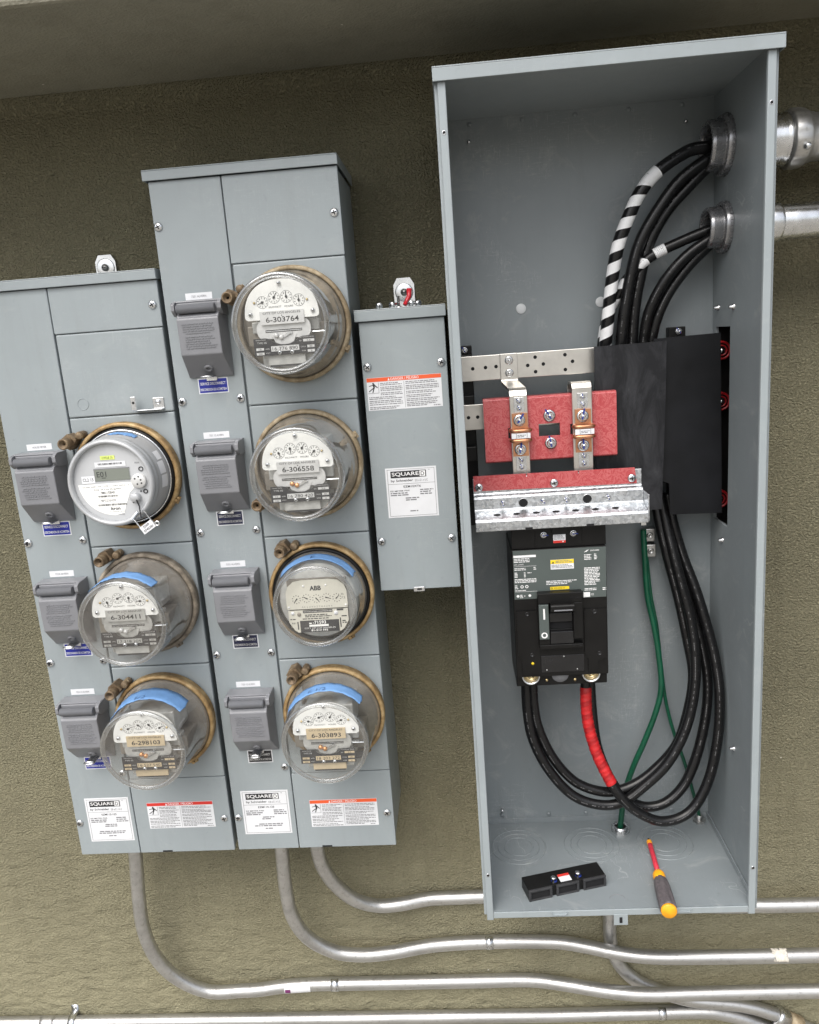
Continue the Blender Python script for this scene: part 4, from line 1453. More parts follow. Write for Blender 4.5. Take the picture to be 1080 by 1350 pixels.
for x in (0.593, 0.803):
    g = P('cabinet_paint').prism([(x - 0.0145, 0.4462), (x - 0.0110, 0.4418), (x + 0.0110, 0.4418), (x + 0.0145, 0.4462), (x + 0.0135, 0.4470), (x + 0.0105, 0.4430), (x - 0.0105, 0.4430), (x - 0.0135, 0.4470)], 'y', BF - 0.0018, BF + 0.0006)
    g.build('lip_catch', lip)
l = P('cabinet_paint')
l.box(0.4620, 0.9315, -0.3185, BB + 0.004, 1.7856, 1.7879)
l.box(0.4620, 0.9315, -0.3185, -0.3163, 1.7690, 1.7856)
l.box(0.4620, 0.4634, -0.3163, BB + 0.004, 1.7690, 1.7856)
l.box(0.9300, 0.9315, -0.3163, BB + 0.004, 1.7690, 1.7856)
l.build('rain_lid', cab, bevel=0.0012)
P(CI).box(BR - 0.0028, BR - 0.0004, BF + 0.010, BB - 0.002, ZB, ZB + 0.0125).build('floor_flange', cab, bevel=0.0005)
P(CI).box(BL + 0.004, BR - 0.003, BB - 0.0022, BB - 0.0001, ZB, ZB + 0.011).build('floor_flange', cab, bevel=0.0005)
t_ = P('cabinet_paint').box(0.6850, 0.7090, BF - 0.0008, BF + 0.0004, 0.4190, 0.4405)
t_.mat('dark_hole').rect(0.6945, 0.6995, 0.4235, 0.4350, BF - 0.0012)
t_.build('latch_tab', cab, bevel=0.0005)
# knockout rings in the floor
for x in (0.5375, 0.6781, 0.8167):
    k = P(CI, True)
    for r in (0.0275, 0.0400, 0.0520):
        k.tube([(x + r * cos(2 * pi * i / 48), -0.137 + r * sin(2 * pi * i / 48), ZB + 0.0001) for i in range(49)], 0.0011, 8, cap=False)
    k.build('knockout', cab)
b = P('ink_grey', True)
b.tube([(0.697 + 0.013 * cos(a), -0.286 + 0.009 * sin(a), ZB + 0.0002) for a in [pi * i / 20 for i in range(21)]], 0.0005, 5)
b.build('scribed_mark', cab)
for x, z, m_ in ((0.5917, 1.4668, 'light_plug'), (0.7303, 1.4679, 'light_plug')):
    P(m_, True).lathe([(0.0088, 0.0), (0.0088, -0.0008), (0.0080, -0.0013), (0.0001, -0.0014)], (x, BB, z), seg=28).build('hole_plug', cab)
for x, z in ((0.5155, 1.7452), (0.8739, 1.7461)):
    P('zinc', True).lathe([(0.0028, 0.001), (0.0028, -0.008), (0.0018, -0.0092), (0.0001, -0.0095)], (x, BB, z), seg=14).build('stud', cab)
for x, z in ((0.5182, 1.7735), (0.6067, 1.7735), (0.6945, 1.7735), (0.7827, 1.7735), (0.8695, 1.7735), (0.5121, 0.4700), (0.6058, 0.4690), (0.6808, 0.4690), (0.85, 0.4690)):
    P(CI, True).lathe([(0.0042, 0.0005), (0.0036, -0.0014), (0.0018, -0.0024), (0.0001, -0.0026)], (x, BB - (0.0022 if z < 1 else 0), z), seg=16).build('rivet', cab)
b = P('zinc', True)
b.lathe([(0.003, 0), (0.003, -0.010), (0.002, -0.012), (0.0001, -0.012)], (0.5121, BB, 0.484), seg=10)
b.build('stud', cab)
for yy, z in ((-0.0900, 1.4427), (-0.1642, 1.4418), (-0.1257, 1.0429), (-0.20, 0.680)):
    P('zinc', True).lathe([(0.0048, 0), (0.0048, -0.0015), (0.0028, -0.0030), (0.0028, -0.0075), (0.0001, -0.0085)], (BR, yy, z), 'x', 16).build('wall_screw', cab)
# bus opening in the right side: black cover behind it
P('dark_hole').box(BR + 0.0300, BR + 0.0330, -0.165, -0.060, 1.055, 1.43).build('opening_cover', cab)
b = P('black_plastic')
b.box(BR + 0.0052, BR + 0.0300, -0.165, -0.149, 1.06, 1.425)
b.box(BR + 0.0052, BR + 0.0300, -0.074, -0.060, 1.06, 1.425)
b.box(BR + 0.0052, BR + 0.0300, -0.149, -0.074, 1.412, 1.425)
b.box(BR + 0.0052, BR + 0.0300, -0.149, -0.074, 1.06, 1.071)
b.build('opening_box', cab)

# ------------------------------------------------------------------ bus bars, links and red insulating board
bus = empty('bus_assembly', (0, 0, 0), 'tin-plated bus bars with two bolted links and red fibre board', 'bus bars')
for z0, z1, nm in ((1.3502, 1.3925, 0), (1.2660, 1.3100, 1)):
    bb_ = P('tin_bus').box(BL + 0.003, 0.9050, -0.1190, -0.1125, z0, z1).build('bus_bar', bus, bevel=0.0008)
    hl = P('dark_hole')
    zc = (z0 + z1) / 2
    if nm == 0:
        for dx, dz in ((0.500, 0), (0.522, 0.0005), (0.540, 0.001), (0.594, -0.001), (0.607, 0.012), (0.6205, -0.0005), (0.607, -0.0125), (0.6575, 0.0125), (0.670, 0.0005), (0.6575, -0.0125)):
            hl.disc(dx, zc + dz, 0.0031, -0.1194, 14)
    else:
        for dx in (0.488, 0.504):
            hl.disc(dx, zc, 0.0031, -0.1194, 14)
    hl.build('bolt_hole', bb_)
# black support columns and their feet
for x0, x1, zt, nm in ((0.4715, 0.5010, 1.4105, 0), (0.8420, 0.8700, 1.4160, 1)):
    c_ = P('black_plastic')
    c_.box(x0, x1, BB - 0.022, BB - 0.0005, 1.085, zt)
    for zz in (1.385, 1.315, 1.288, 1.225, 1.15):
        c_.box(x0 + 0.001, x1 - 0.001, BB - 0.048, BB - 0.0215, zz - 0.016, zz + 0.010)
    col_ = c_.build('bus_support', bus, bevel=0.0015)
    inst(BOLT_S, 'bolt', col_, ((x0 + x1) / 2 + 0.002, BB - 0.0225, zt - 0.008), (0, 0.4, 0))
# end insulators seen through the side opening
for z in (1.3710, 1.2840, 1.1110):
    e_ = P('red_ring', True).lathe([(0.0165, -0.060), (0.0165, -0.096), (0.0150, -0.099), (0.0125, -0.0985), (0.0122, -0.0960)], (0.9215 + 0.0045, 0, z), seg=32)
    e_.mat('black_plastic').lathe([(0.0122, -0.0955), (0.0098, -0.0955)], (0.926, 0, z), seg=32)
    e_.mat('red_ring').lathe([(0.0098, -0.0950), (0.0095, -0.0985), (0.0072, -0.0985), (0.0070, -0.0950)], (0.926, 0, z), seg=32)
    e_.mat('black_plastic').lathe([(0.0070, -0.0955), (0.0040, -0.0955)], (0.926, 0, z), seg=24)
    e_.mat('zinc').lathe([(0.0040, -0.0950), (0.0040, -0.1000), (0.0001, -0.1005)], (0.926, 0, z), seg=16)
    e_.build('end_insulator', bus)
# red board with window
RX0, RX1, RZ0, RZ1, RY = 0.5130, 0.7345, 1.2152, 1.3170, -0.1600
r_ = P('red_fibreglass')
wx0, wx1, wz0, wz1 = 0.6045, 0.6400, 1.2524, 1.2735
for a in ((RX0, wx0, RZ0, RZ1), (wx1, RX1, RZ0, RZ1), (wx0, wx1, RZ0, wz0), (wx0, wx1, wz1, RZ1)):
    r_.box(a[0], a[1], RY, RY + 0.005, a[2], a[3])
# rolled top and bottom edges return to the back
r_.smooth = True
for zz, sg in ((RZ1, 1), (RZ0, -1)):
    arc = [(RY + 0.006 - 0.006 * cos(a), zz + sg * (0.0045 * sin(a) - 0.0005)) for a in [pi / 2 * i / 6 for i in range(7)]]
    arc += [(RY + 0.028, arc[-1][1]), (RY + 0.028, arc[-1][1] - sg * 0.004), (RY + 0.006, arc[-1][1] - sg * 0.004)]
    r_.prism(arc, 'x', RX0, RX1)
rb = r_.build('red_board', bus)
for x, z in ((0.6228, 1.2868), (0.6237, 1.2402)):
    inst(BOLT, 'bolt', rb, (x, RY, z), (0, random.random(), 0))
P('dark_hole').box(0.5530, 0.5565, RY - 0.0003, RY + 0.001, 1.2530, 1.2700).build('side_notch', rb)
P('dark_hole').box(0.6570, 0.6612, RY - 0.0003, RY + 0.001, 1.2530, 1.2700).build('side_notch', rb)


def ribbon(name, parent, path, x0, x1, th, mat, shift=None):
    """bent strip: path of (y, z) centre-line points, thickness th"""
    m = P(mat, False)
    n = len(path)
    vv = []
    for i, (y_, z_) in enumerate(path):
        a, c = path[max(0, i - 1)], path[min(n - 1, i + 1)]
        d = Vector((c[0] - a[0], c[1] - a[1])).normalized()
        nx, nz = -d.y, d.x
        sx = shift[i] if shift else 0
        for s_ in (-1, 1):
            for x_ in (x0 + sx, x1 + sx):
                vv.append((x_, y_ + nx * th / 2 * s_, z_ + nz * th / 2 * s_))
    ff = []
    for i in range(n - 1):
        o = i * 4
        for a, c in ((0, 1), (1, 3), (3, 2), (2, 0)):
            ff.append((o + a, o + c, o + 4 + c, o + 4 + a))
    ff += [(0, 2, 3, 1), ((n - 1) * 4, (n - 1) * 4 + 1, (n - 1) * 4 + 3, (n - 1) * 4 + 2)]
    m.raw(vv, ff)
    return m.build(name, parent, bevel=0.0008)


YL = -0.1675
lk1 = ribbon('bus_link', bus, [(-0.1212, 1.3930), (-0.1212, 1.3490), (-0.1235, 1.3445), (-0.158, 1.3345), (-0.1640, 1.3310), (YL, 1.3240), (YL, 1.1900)], 0.5470, 0.5765, 0.0045, 'tin_bus', [0, 0, 0, 0.009, 0.0095, 0.0095, 0.0105])
lk2 = ribbon('bus_link', bus, [(-0.1150, 1.3000), (-0.1155, 1.3270), (-0.1250, 1.3360), (-0.158, 1.3375), (-0.1640, 1.3360), (YL, 1.3300), (YL, 1.1900)], 0.6600, 0.6925, 0.0045, 'tin_bus')
for lk, cx_ in ((lk1, 0.5722), (lk2, 0.6768)):
    yy = YL - 0.0024
    if lk is lk1:
        for z in (1.3815, 1.3600):
            inst(BOLT_P, 'bolt', lk, (0.5620, -0.1236, z), (0, 0.3, 0))
    P('zinc').box(cx_ - 0.0085, cx_ + 0.0085, yy - 0.0012, yy, 1.2960, 1.3215).build('terminal_plate', lk, bevel=0.0003)
    P('zinc').box(cx_ - 0.0085, cx_ + 0.0085, yy - 0.0012, yy, 1.1975, 1.2230).build('terminal_plate', lk, bevel=0.0003)
    for z in (1.3150, 1.3030, 1.2165, 1.2040):
        inst(BOLT_S, 'bolt', lk, (cx_, yy - 0.0012, z), (0, random.random(), 0)).scale = (0.75, 0.75, 0.75)
    cp = P('copper')
    cp.box(cx_ - 0.0130, cx_ + 0.0130, yy - 0.0042, yy - 0.0003, 1.2230, 1.2950)
    cp.smooth = True
    for z in (1.2672, 1.2505):
        pts = []
        for i in range(29):
            a = 2 * pi * i / 28
            pts.append((cx_ + 0.0165 * (abs(cos(a)) ** 0.6) * (1 if cos(a) >= 0 else -1), yy - 0.0075 + 0.0075 * sin(a), z))
        cp.tube(pts, 0.0032, 8, cap=False)
    cbd = cp.build('copper_shunt', lk)
    w_ = P('paper').box(cx_ - 0.0155, cx_ + 0.0155, yy - 0.0165, yy - 0.0145, 1.2545, 1.2632)
    w_.mat('ink_grey').rect(cx_ - 0.0080, cx_ - 0.0072, 1.2550, 1.2628, yy - 0.0167)
    w_.rect(cx_ + 0.0095, cx_ + 0.0103, 1.2550, 1.2628, yy - 0.0167)
    w_.microtext(cx_ - 0.006, cx_ + 0.008, 1.2605, 2, 0.0012, 0.0024, yy - 0.0167, 70)
    w_.build('wire_label', cbd)
    for z in (1.2835, 1.2347):
        inst(BOLT, 'bolt', lk, (cx_ - 0.001, yy - 0.0042, z), (0, random.random() * 2, 0))

# ------------------------------------------------------------------ black barrier sheets
a_ = P('scuffed_sheet')
poly = [(0.7020, 1.1080), (0.8128, 1.1095), (0.8150, 1.1700), (0.8180, 1.25), (0.8200, 1.31), (0.8216, 1.3950), (0.7026, 1.3940)]
a_.prism(poly, 'y', -0.1420, -0.1395)
tag(a_.build('barrier_sheet', bevel=0.0005), 'scuffed black insulating sheet nearer the bus bars, in front of the other', 'insulating sheet')
b_ = P('black_sheet')
b_.prism([(0.8300, 1.0960), (0.9190, 1.0935), (0.9130, 1.4018), (0.8040, 1.3995), (0.8060, 1.16), (0.8285, 1.1520)], 'y', -0.1300, -0.1276)
tag(b_.build('barrier_sheet', bevel=0.0005), 'smooth black insulating sheet beside the side wall, behind the scuffed one', 'insulating sheet')

# ------------------------------------------------------------------ galvanised bracket with red strip
br = empty('terminal_bracket', (0, 0, 0), 'galvanised sheet bracket with red strip above the breaker', 'bracket')
YS = -0.1800
rs = P('red_fibreglass')
x0, x1 = 0.4892, 0.7580
rs.prism([(x0, 1.1690), (x1 + 0.0035, 1.1663), (x1, 1.1930), (0.6662, 1.1937), (0.6662, 1.1885), (0.6645, 1.1885), (0.6645, 1.1937), (0.5797, 1.1943), (0.5797, 1.1890), (0.5780, 1.1890), (0.5780, 1.1943), (x0, 1.1948)], 'y', YS - 0.0030, YS)
rsp = rs.build('red_strip', br, bevel=0.0004)
for x in (0.4980, 0.6242, 0.7530):
    inst(SCREW, 'screw', rsp, (x, YS - 0.003, 1.1757), (0, random.random() * 3, 0))
gx0, gx1 = 0.4880, 0.7700
g_ = ribbon('bracket_sheet', br, [(YS + 0.0014, 1.1900), (YS + 0.0014, 1.1640), (YS - 0.0005, 1.1605), (YS - 0.0080, 1.1595), (YS - 0.0105, 1.1570), (YS - 0.0115, 1.1380), (YS - 0.0150, 1.1345), (YS - 0.0430, 1.1270), (YS - 0.0455, 1.1245), (YS - 0.0455, 1.1085)], gx0, gx1, 0.0020, 'galvanised')
P('galvanised').box(0.7700, 0.7718, YS - 0.0450, YS + 0.001, 1.1100, 1.1550).build('bracket_end', br, bevel=0.0005)
for x in (0.5706, 0.6772):
    h_ = P('dark_hole').disc(x, 1.1465, 0.0075, YS - 0.01255, 24)
    h_.mat('zinc', True).lathe([(0.0082, 0), (0.0079, -0.0007), (0.0074, -0.0004)], (x, YS - 0.0123, 1.1465), seg=28)
    h_.build('wire_hole', br)
for x in (0.5364, 0.6045, 0.6423, 0.7120):
    inst(BOLT_S, 'bolt', br, (x, YS - 0.0123, 1.1468), (0, random.random(), 0)).scale = (0.8, 0.8, 0.8)
for i in range(7):
    x = 0.5251 + i * 0.0325
    sl_ = P('dark_hole')
    pts = [(x + 0.0060 * cos(a), 0.0032 * sin(a)) for a in [2 * pi * k / 16 for k in range(16)]]
    # lies on the sloping shelf
    vv = []
    for px_, w_ in pts:
        y_ = YS - 0.029 - w_
        vv.append((px_, y_, 1.1345 + (y_ - (YS - 0.015)) * (0.0075 / 0.028) + 0.0016))
    sl_.raw(vv, [list(range(16))])
    sl_.build('slot', br)
for x in (0.5755, 0.6755):
    P('dark_hole').box(x - 0.006, x + 0.006, YS - 0.0475, YS - 0.0440, 1.1080, 1.1120).build('lip_notch', br)
P('zinc').box(0.7590, 0.7680, YS - 0.040, YS - 0.030, 1.1020, 1.1085).build('end_nut', br, bevel=0.001)

# ------------------------------------------------------------------ circuit breaker
YK = -0.2100
bk = empty('circuit_breaker', (0.625, -0.15, 0.82), 'large black moulded circuit breaker with grey faceplate', 'circuit breaker')
bk.location = (0, 0, 0)
c_ = P('black_plastic')
c_.box(0.5450, 0.7035, YK, -0.0850, 0.8380, 1.0690)
c_.box(0.5450, 0.7025, -0.2010, -0.0900, 0.8170, 0.8380)
c_.box(0.5500, 0.6980, -0.0850, BB - 0.0005, 0.84, 1.10)
body = c_.build('body', bk, bevel=0.0016)
tc = P('black_plastic').box(0.5470, 0.7042, -0.2050, -0.0900, 1.0695, 1.1075)
tc.box(0.5860, 0.5880, -0.2058, -0.2048, 1.0705, 1.1060)
tc.box(0.6640, 0.6660, -0.2058, -0.2048, 1.0705, 1.1060)
tc.box(0.6145, 0.6395, -0.2090, -0.2048, 1.0930, 1.1070)
tco = tc.build('terminal_cover', bk, bevel=0.001)
for x in (0.6010, 0.6504):
    inst(BOLT_S, 'screw', tco, (x, -0.2050, 1.0922), (0, 2.6, 0))
st_ = P('paper').box(0.6168, 0.6374, -0.2056, -0.2049, 1.0768, 1.0912)
st_.mat('red_print').rect(0.6168, 0.6374, 1.0768, 1.0810, -0.2058)
st_.mat('ink_grey').microtext(0.6180, 0.6360, 1.0900, 4, 0.0010, 0.0021, -0.2058, 80)
st_.mat('paper').rect(0.6320, 0.6340, 1.0780, 1.0800, -0.2060)
st_.build('warning_sticker', tco)
# faceplate, notched round the handle housing
fp = P('breaker_plate').prism([(0.5475, 0.9822), (0.5856, 0.9822), (0.5856, 0.9920), (0.6630, 0.9920), (0.6630, 0.9795), (0.7022, 0.9795), (0.7030, 1.0672), (0.5478, 1.0682)], 'y', YK - 0.0008, YK)
face = fp.build('faceplate', bk)
yy = YK - 0.0011
pr = P('white_ink')
pr.rect(0.5485, 0.5862, 1.0560, 1.0600, yy)
pr.microtext(0.5490, 0.5760, 1.0545, 3, 0.0013, 0.0027, yy, 90, fill=0.9)
pr.text('CAT. LA36400', 0.5490, 0.5650, 1.0428, 0.0024, yy)
pr.rect(0.5490, 0.5865, 1.0405, 1.0409, yy)
pr.microtext(0.5492, 0.5690, 1.0378, 2, 0.0013, 0.0026, yy, 91)
for (xa, xb, n_) in ((0.5492, 0.5545, 4), (0.5650, 0.5680, 4)):
    pr.microtext(xa, xb, 1.0300, n_, 0.0013, 0.0024, yy, 92)
pr.microtext(0.5710, 0.5780, 1.0295, 1, 0.0013, 0.0024, yy, 93)
pr.microtext(0.5815, 0.5860, 1.0385, 2, 0.0014, 0.003, yy, 94)
pr.microtext(0.5490, 0.5860, 1.0185, 3, 0.0014, 0.0026, yy, 95)
pr.microtext(0.5490, 0.5545, 1.0075, 3, 0.0013, 0.0026, yy, 96)
for x in (0.5610, 0.5690):
    pr.disc(x, 1.0045, 0.0028, yy, 12, 0.0016)
pr.microtext(0.5490, 0.5740, 0.9985, 1, 0.0013, 0.0026, yy, 97)
pr.rect(0.5490, 0.5865, 0.9955, 0.9959, yy)
pr.disc(0.5535, 0.9880, 0.0024, yy, 14)
pr.disc(0.5735, 0.9882, 0.0024, yy, 14)
pr.microtext(0.5572, 0.5620, 0.9902, 3, 0.0013, 0.0022, yy, 98)
pr.microtext(0.5635, 0.5665, 0.9885, 1, 0.0012, 0.0022, yy, 99)
pr.text('LA/LH400', 0.6770, 0.6915, 1.0608, 0.0026, yy, 0.01)
pr.line(0.6670, 1.0595, 0.6720, 1.0630, 0.0010, yy)
pr.line(0.6695, 1.0600, 0.6740, 1.0635, 0.0010, yy)
pr.microtext(0.6665, 0.6790, 1.0555, 4, 0.0013, 0.0026, yy, 101)
pr.microtext(0.6830, 0.6880, 1.0560, 4, 0.0014, 0.0027, yy, 102)
pr.microtext(0.6660, 0.6925, 1.0325, 12, 0.0014, 0.00265, yy, 103, fill=0.85)
pr.microtext(0.6660, 0.6860, 0.9960, 2, 0.0013, 0.0025, yy, 104)
pr.microtext(0.6960, 0.7020, 0.9960, 2, 0.0015, 0.0028, yy, 105)
pr.rect(0.6640, 0.6750, 0.9805, 0.9890, yy)
pr.text('CE', 0.6765, 0.6810, 0.9830, 0.0034, yy)
pr.microtext(0.6020, 0.6540, 1.0125, 3, 0.0013, 0.0027, yy, 106, fill=0.85)
pr.build('face_print', face)
wl = P('paper').box(0.6103, 0.6490, YK - 0.0014, YK - 0.0007, 1.0324, 1.0490)
wl.mat('yellow_print').rect(0.6103, 0.6490, 1.0422, 1.0490, YK - 0.0017)
wl.mat('ink').poly([(0.6120, 1.0430), (0.6165, 1.0430), (0.61425, 1.0470)], YK - 0.0019)
wl.mat('ink_grey').microtext(0.6185, 0.6470, 1.0475, 2, 0.0012, 0.0024, YK - 0.0019, 107)
wl.microtext(0.6115, 0.6480, 1.0405, 3, 0.0011, 0.0023, YK - 0.0017, 108)
wl.build('warning_label', face)
ye_ = P('yellow_print').rect(0.6083, 0.6402, 0.9965, 1.0018, YK - 0.0013)
ye_.mat('ink').text('SQUARE D', 0.6145, 0.6330, 0.9978, 0.0026, YK - 0.0016)
ye_.disc(0.6108, 0.9991, 0.0017, YK - 0.0016, 12, 0.0010)
ye_.build('yellow_mark', face)
# handle housing
hz = P('black_plastic')
hz.box(0.5855, 0.6600, -0.2250, YK + 0.001, 0.9770, 0.9950)
hz.box(0.6440, 0.6600, -0.2250, YK + 0.001, 0.9115, 0.9768)
hz.box(0.5855, 0.6600, -0.2230, YK + 0.001, 0.8940, 0.9018)
hz.box(0.5855, 0.6040, -0.2230, YK + 0.001, 0.9020, 0.9768)
hz.box(0.6042, 0.6438, -0.2120, YK + 0.001, 0.9020, 0.9260)
hou = hz.build('handle_housing', bk, bevel=0.0012)
P('dark_hole').box(0.6042, 0.6438, -0.2105, YK + 0.001, 0.9265, 0.9768).build('handle_slot', hou)
P('black_gloss').box(0.6048, 0.6440, -0.2215, -0.2122, 0.9025, 0.9245).build('trip_window', hou, bevel=0.0008)
P('black_gloss').box(0.6045, 0.6438, -0.2160, -0.2106, 0.9400, 0.9560).build('inner_shutter', hou, bevel=0.001)
hd = P('black_plastic').prism([(YK, 0.9560), (-0.2380, 0.9650), (-0.2430, 0.9680), (-0.2430, 0.9775), (-0.2400, 0.9800), (YK, 0.9765)], 'x', 0.6050, 0.6435)
hd.build('toggle_handle', bk, bevel=0.0015)
P('grey_plastic').box(0.6100, 0.6400, -0.2436, -0.2425, 0.9695, 0.9715).build('handle_rib', hou)
br_ = P('breaker_plate').box(0.5860, 0.6025, -0.2275, -0.2228, 0.9135, 0.9755)
br_.mat('white_ink').rect(0.5932, 0.5962, 0.9500, 0.9690, -0.2278)
br_.disc(0.5940, 0.9215, 0.0053, -0.2278, 24, 0.0031)
br_.build('on_off_bar', hou, bevel=0.0010)
for x, z in ((0.643, 0.9860), (0.6518, 0.9860), (0.6440, 0.8985), (0.6550, 0.8985)):
    P('dark_hole').disc(x, z, 0.0015, -0.2254 if z > 0.95 else -0.2234, 10).build('vent_hole', hou)
# side covers with rounded-in feet
for poly, scr in (([(0.5490, 0.9610), (0.5868, 0.9614), (0.5868, 0.8450), (0.5716, 0.8450), (0.5716, 0.8445), (0.5555, 0.8445), (0.5555, 0.8690), (0.5490, 0.8790)], ((0.5675, 0.9558), (0.5728, 0.8811))),
                  ([(0.6640, 0.9592), (0.7005, 0.9592), (0.7002, 0.8700), (0.6855, 0.8640), (0.6855, 0.8445), (0.6690, 0.8445), (0.6690, 0.8690), (0.6635, 0.8790)], ((0.6814, 0.9544), (0.6882, 0.8785)))):
    s_ = P('black_plastic').prism(poly, 'y', YK - 0.0030, YK)
    so = s_.build('lug_cover', bk, bevel=0.0009)
    for x, z in scr:
        q_ = P('black_gloss', True).lathe([(0.0038, 0), (0.0038, -0.0008), (0.0030, -0.0012), (0.0026, -0.0004), (0.0001, -0.0004)], (x, YK - 0.003, z), seg=18)
        q_.build('screw', so)
P('yellow_print', True).lathe([(0.0024, 0), (0.0024, -0.001), (0.0001, -0.0014)], (0.5735, YK - 0.003, 0.8648), seg=14).build('yellow_dot', bk)
mp_ = P('black_gloss').box(0.5880, 0.6620, YK - 0.0010, YK, 0.8460, 0.8770)
mp_.build('middle_panel', bk, bevel=0.0006)
for x, z in ((0.6275, 0.8745), (0.5975, 0.8505), (0.6500, 0.8500)):
    P('steel_dull', True).lathe([(0.0016, 0), (0.0013, -0.0012), (0.0001, -0.0016)], (x, YK - 0.001, z), seg=10).build('rivet', bk)
for x in (0.5698, 0.6741):
    lg = P('zinc', True).lathe([(0.0158, 0.0), (0.0158, -0.0080), (0.0145, -0.0088), (0.0125, -0.0060), (0.0120, -0.0030), (0.0001, -0.0030)], (x, -0.2005, 0.8385), seg=36)
    lg.mat('screw_brass').lathe([(0.0095, -0.0030), (0.0095, -0.0065), (0.0080, -0.0072), (0.0052, -0.0070), (0.0050, -0.0040), (0.0001, -0.0040)], (x, -0.2005, 0.8385), seg=28)
    lg.build('lug', bk)
P('grey_plastic', True).lathe([(0.0150, 0.0), (0.0150, -0.0006), (0.0001, -0.0006)], (0.6212, -0.2012, 0.8375), seg=32).build('blank_lug_hole', bk)
for x, z in ((0.5975, 0.8274), (0.6467, 0.8262)):
    P('screw_brass', True).lathe([(0.0028, 0), (0.0028, -0.0015), (0.0001, -0.0022)], (x, -0.2012, z), seg=14).build('screw', bk)

# ------------------------------------------------------------------ cables
def arc_lengths(p):
    L = [0.0]
    for a, c in zip(p, p[1:]):
        L.append(L[-1] + (c - a).length)
    return L


def cable(pts, r, mat, name, label, group, n=12, cat='cable'):
    p = spline(pts, n)
    k = P(mat, True).tube(p, r, 18)
    # surface print along the jacket, towards the front
    if mat == 'cable_black':
        rg = random.Random(int(abs(pts[0][2]) * 1e4) + len(pts))
        L = arc_lengths(p)
        k.mat('jacket_ink', False)
        s0 = L[-1] * 0.08
        while s0 < L[-1] * 0.92:
            w = 0.0015 + rg.random() * 0.0035
            if rg.random() < 0.62:
                vv = []
                for sv in (s0, s0 + w):
                    j = min(max(i for i in range(len(L)) if L[i] <= sv), len(p) - 2)
                    c_ = p[j].lerp(p[j + 1], (sv - L[j]) / max(1e-9, L[j + 1] - L[j]))
                    tn = (p[j + 1] - p[j]).normalized()
                    fr = Vector((-0.35, -1, 0.25))
                    fr = (fr - tn * fr.dot(tn)).normalized()
                    sd2 = tn.cross(fr)
                    for q_ in (-0.0007, 0.0007):
                        vv.append(c_ + fr * (r + 0.0002) + sd2 * q_)
                k.raw(vv, [(0, 1, 3, 2)])
            s0 += w + 0.0008 + (0.02 if rg.random() < 0.04 else 0)
    o = k.build(name)
    tag(o, label, cat, group)
    return o, p


def wrap(parent, p, a, b, r, mats, pitch, share, name, ripple=0.0):
    """tape wound round a cable between two fractions of its length, in helical turns"""
    L = arc_lengths(p)
    T = L[-1]
    q = []
    n = int((b - a) * T / 0.0025)
    for i in range(n + 1):
        s_ = (a + (b - a) * i / n) * T
        k = max(j for j in range(len(L)) if L[j] <= s_ + 1e-9)
        k = min(k, len(p) - 2)
        f = (s_ - L[k]) / max(1e-9, L[k + 1] - L[k])
        q.append(p[k].lerp(p[k + 1], min(1, f)))
    m = MB()
    for x in mats:
        m.mat(x)
    seg = 24
    m.tube(q, r, seg, cap=False, twist=2 * pi / pitch, matf=(lambda i, k: 0 if k < share * seg else 1) if len(mats) > 1 else (lambda i, k: 0),
           rf=(lambda l: 1 + ripple * ((l / 0.0085) % 1.0)) if ripple else None)
    return m.build(name, parent)


UG = 'black cables from the two side hubs'
o, p = cable([(0.918, -0.119, 1.6960), (0.8899, -0.1280, 1.6912), (0.8578, -0.1311, 1.6868), (0.8113, -0.1342, 1.6614), (0.7826, -0.1333, 1.6310), (0.7623, -0.1311, 1.5912), (0.7480, -0.1267, 1.5532), (0.7397, -0.1200, 1.5083), (0.7341, -0.1133, 1.4560), (0.7282, -0.1067, 1.3961), (0.7241, -0.1000, 1.3468)],
            0.0100, 'cable_black', 'power_cable', 'thick cable with white and black spiral tape from the upper hub', UG)
wrap(o, p, 0.285, 0.97, 0.0108, ['tape_white', 'cable_black'], 0.035, 0.54, 'spiral_tape')
wrap(o, p, 0.258, 0.315, 0.0112, ['tape_white'], 0.030, 1, 'tape_end')
cable([(0.922, -0.118, 1.6880), (0.8939, -0.1250, 1.6753), (0.8488, -0.1229, 1.6467), (0.8145, -0.1207, 1.6053), (0.7856, -0.1171, 1.5570), (0.7712, -0.1129, 1.5064), (0.7605, -0.1086, 1.4482), (0.7551, -0.1043, 1.3972), (0.7540, -0.1000, 1.3446)],
      0.0098, 'cable_black', 'power_cable', 'plain black cable from the upper hub, beside the spiral taped one', UG)
cable([(0.926, -0.108, 1.6820), (0.9009, -0.1120, 1.6692), (0.8669, -0.1103, 1.6391), (0.8293, -0.1086, 1.6003), (0.8014, -0.1057, 1.5513), (0.7854, -0.1023, 1.4883), (0.7784, -0.0986, 1.4411), (0.7758, -0.0943, 1.3956), (0.7749, -0.0900, 1.3427)],
      0.0098, 'cable_black', 'power_cable', 'plain black cable from the upper hub, farther from the spiral taped one', UG)
o, p = cable([(0.925, -0.120, 1.5720), (0.8993, -0.1200, 1.5675), (0.8509, -0.1157, 1.5520), (0.8046, -0.1114, 1.5331), (0.7727, -0.1057, 1.5068), (0.7537, -0.0993, 1.4790), (0.7359, -0.0936, 1.4444), (0.7272, -0.0893, 1.4022), (0.7244, -0.0850, 1.3461)],
            0.0088, 'cable_black', 'power_cable', 'cable from the lower hub with white tape, passing behind the upper cables', UG)
wrap(o, p, 0.30, 0.355, 0.0094, ['tape_white'], 0.030, 1, 'tape_end')
wrap(o, p, 0.395, 0.97, 0.0093, ['tape_white', 'cable_black'], 0.040, 0.5, 'spiral_tape')
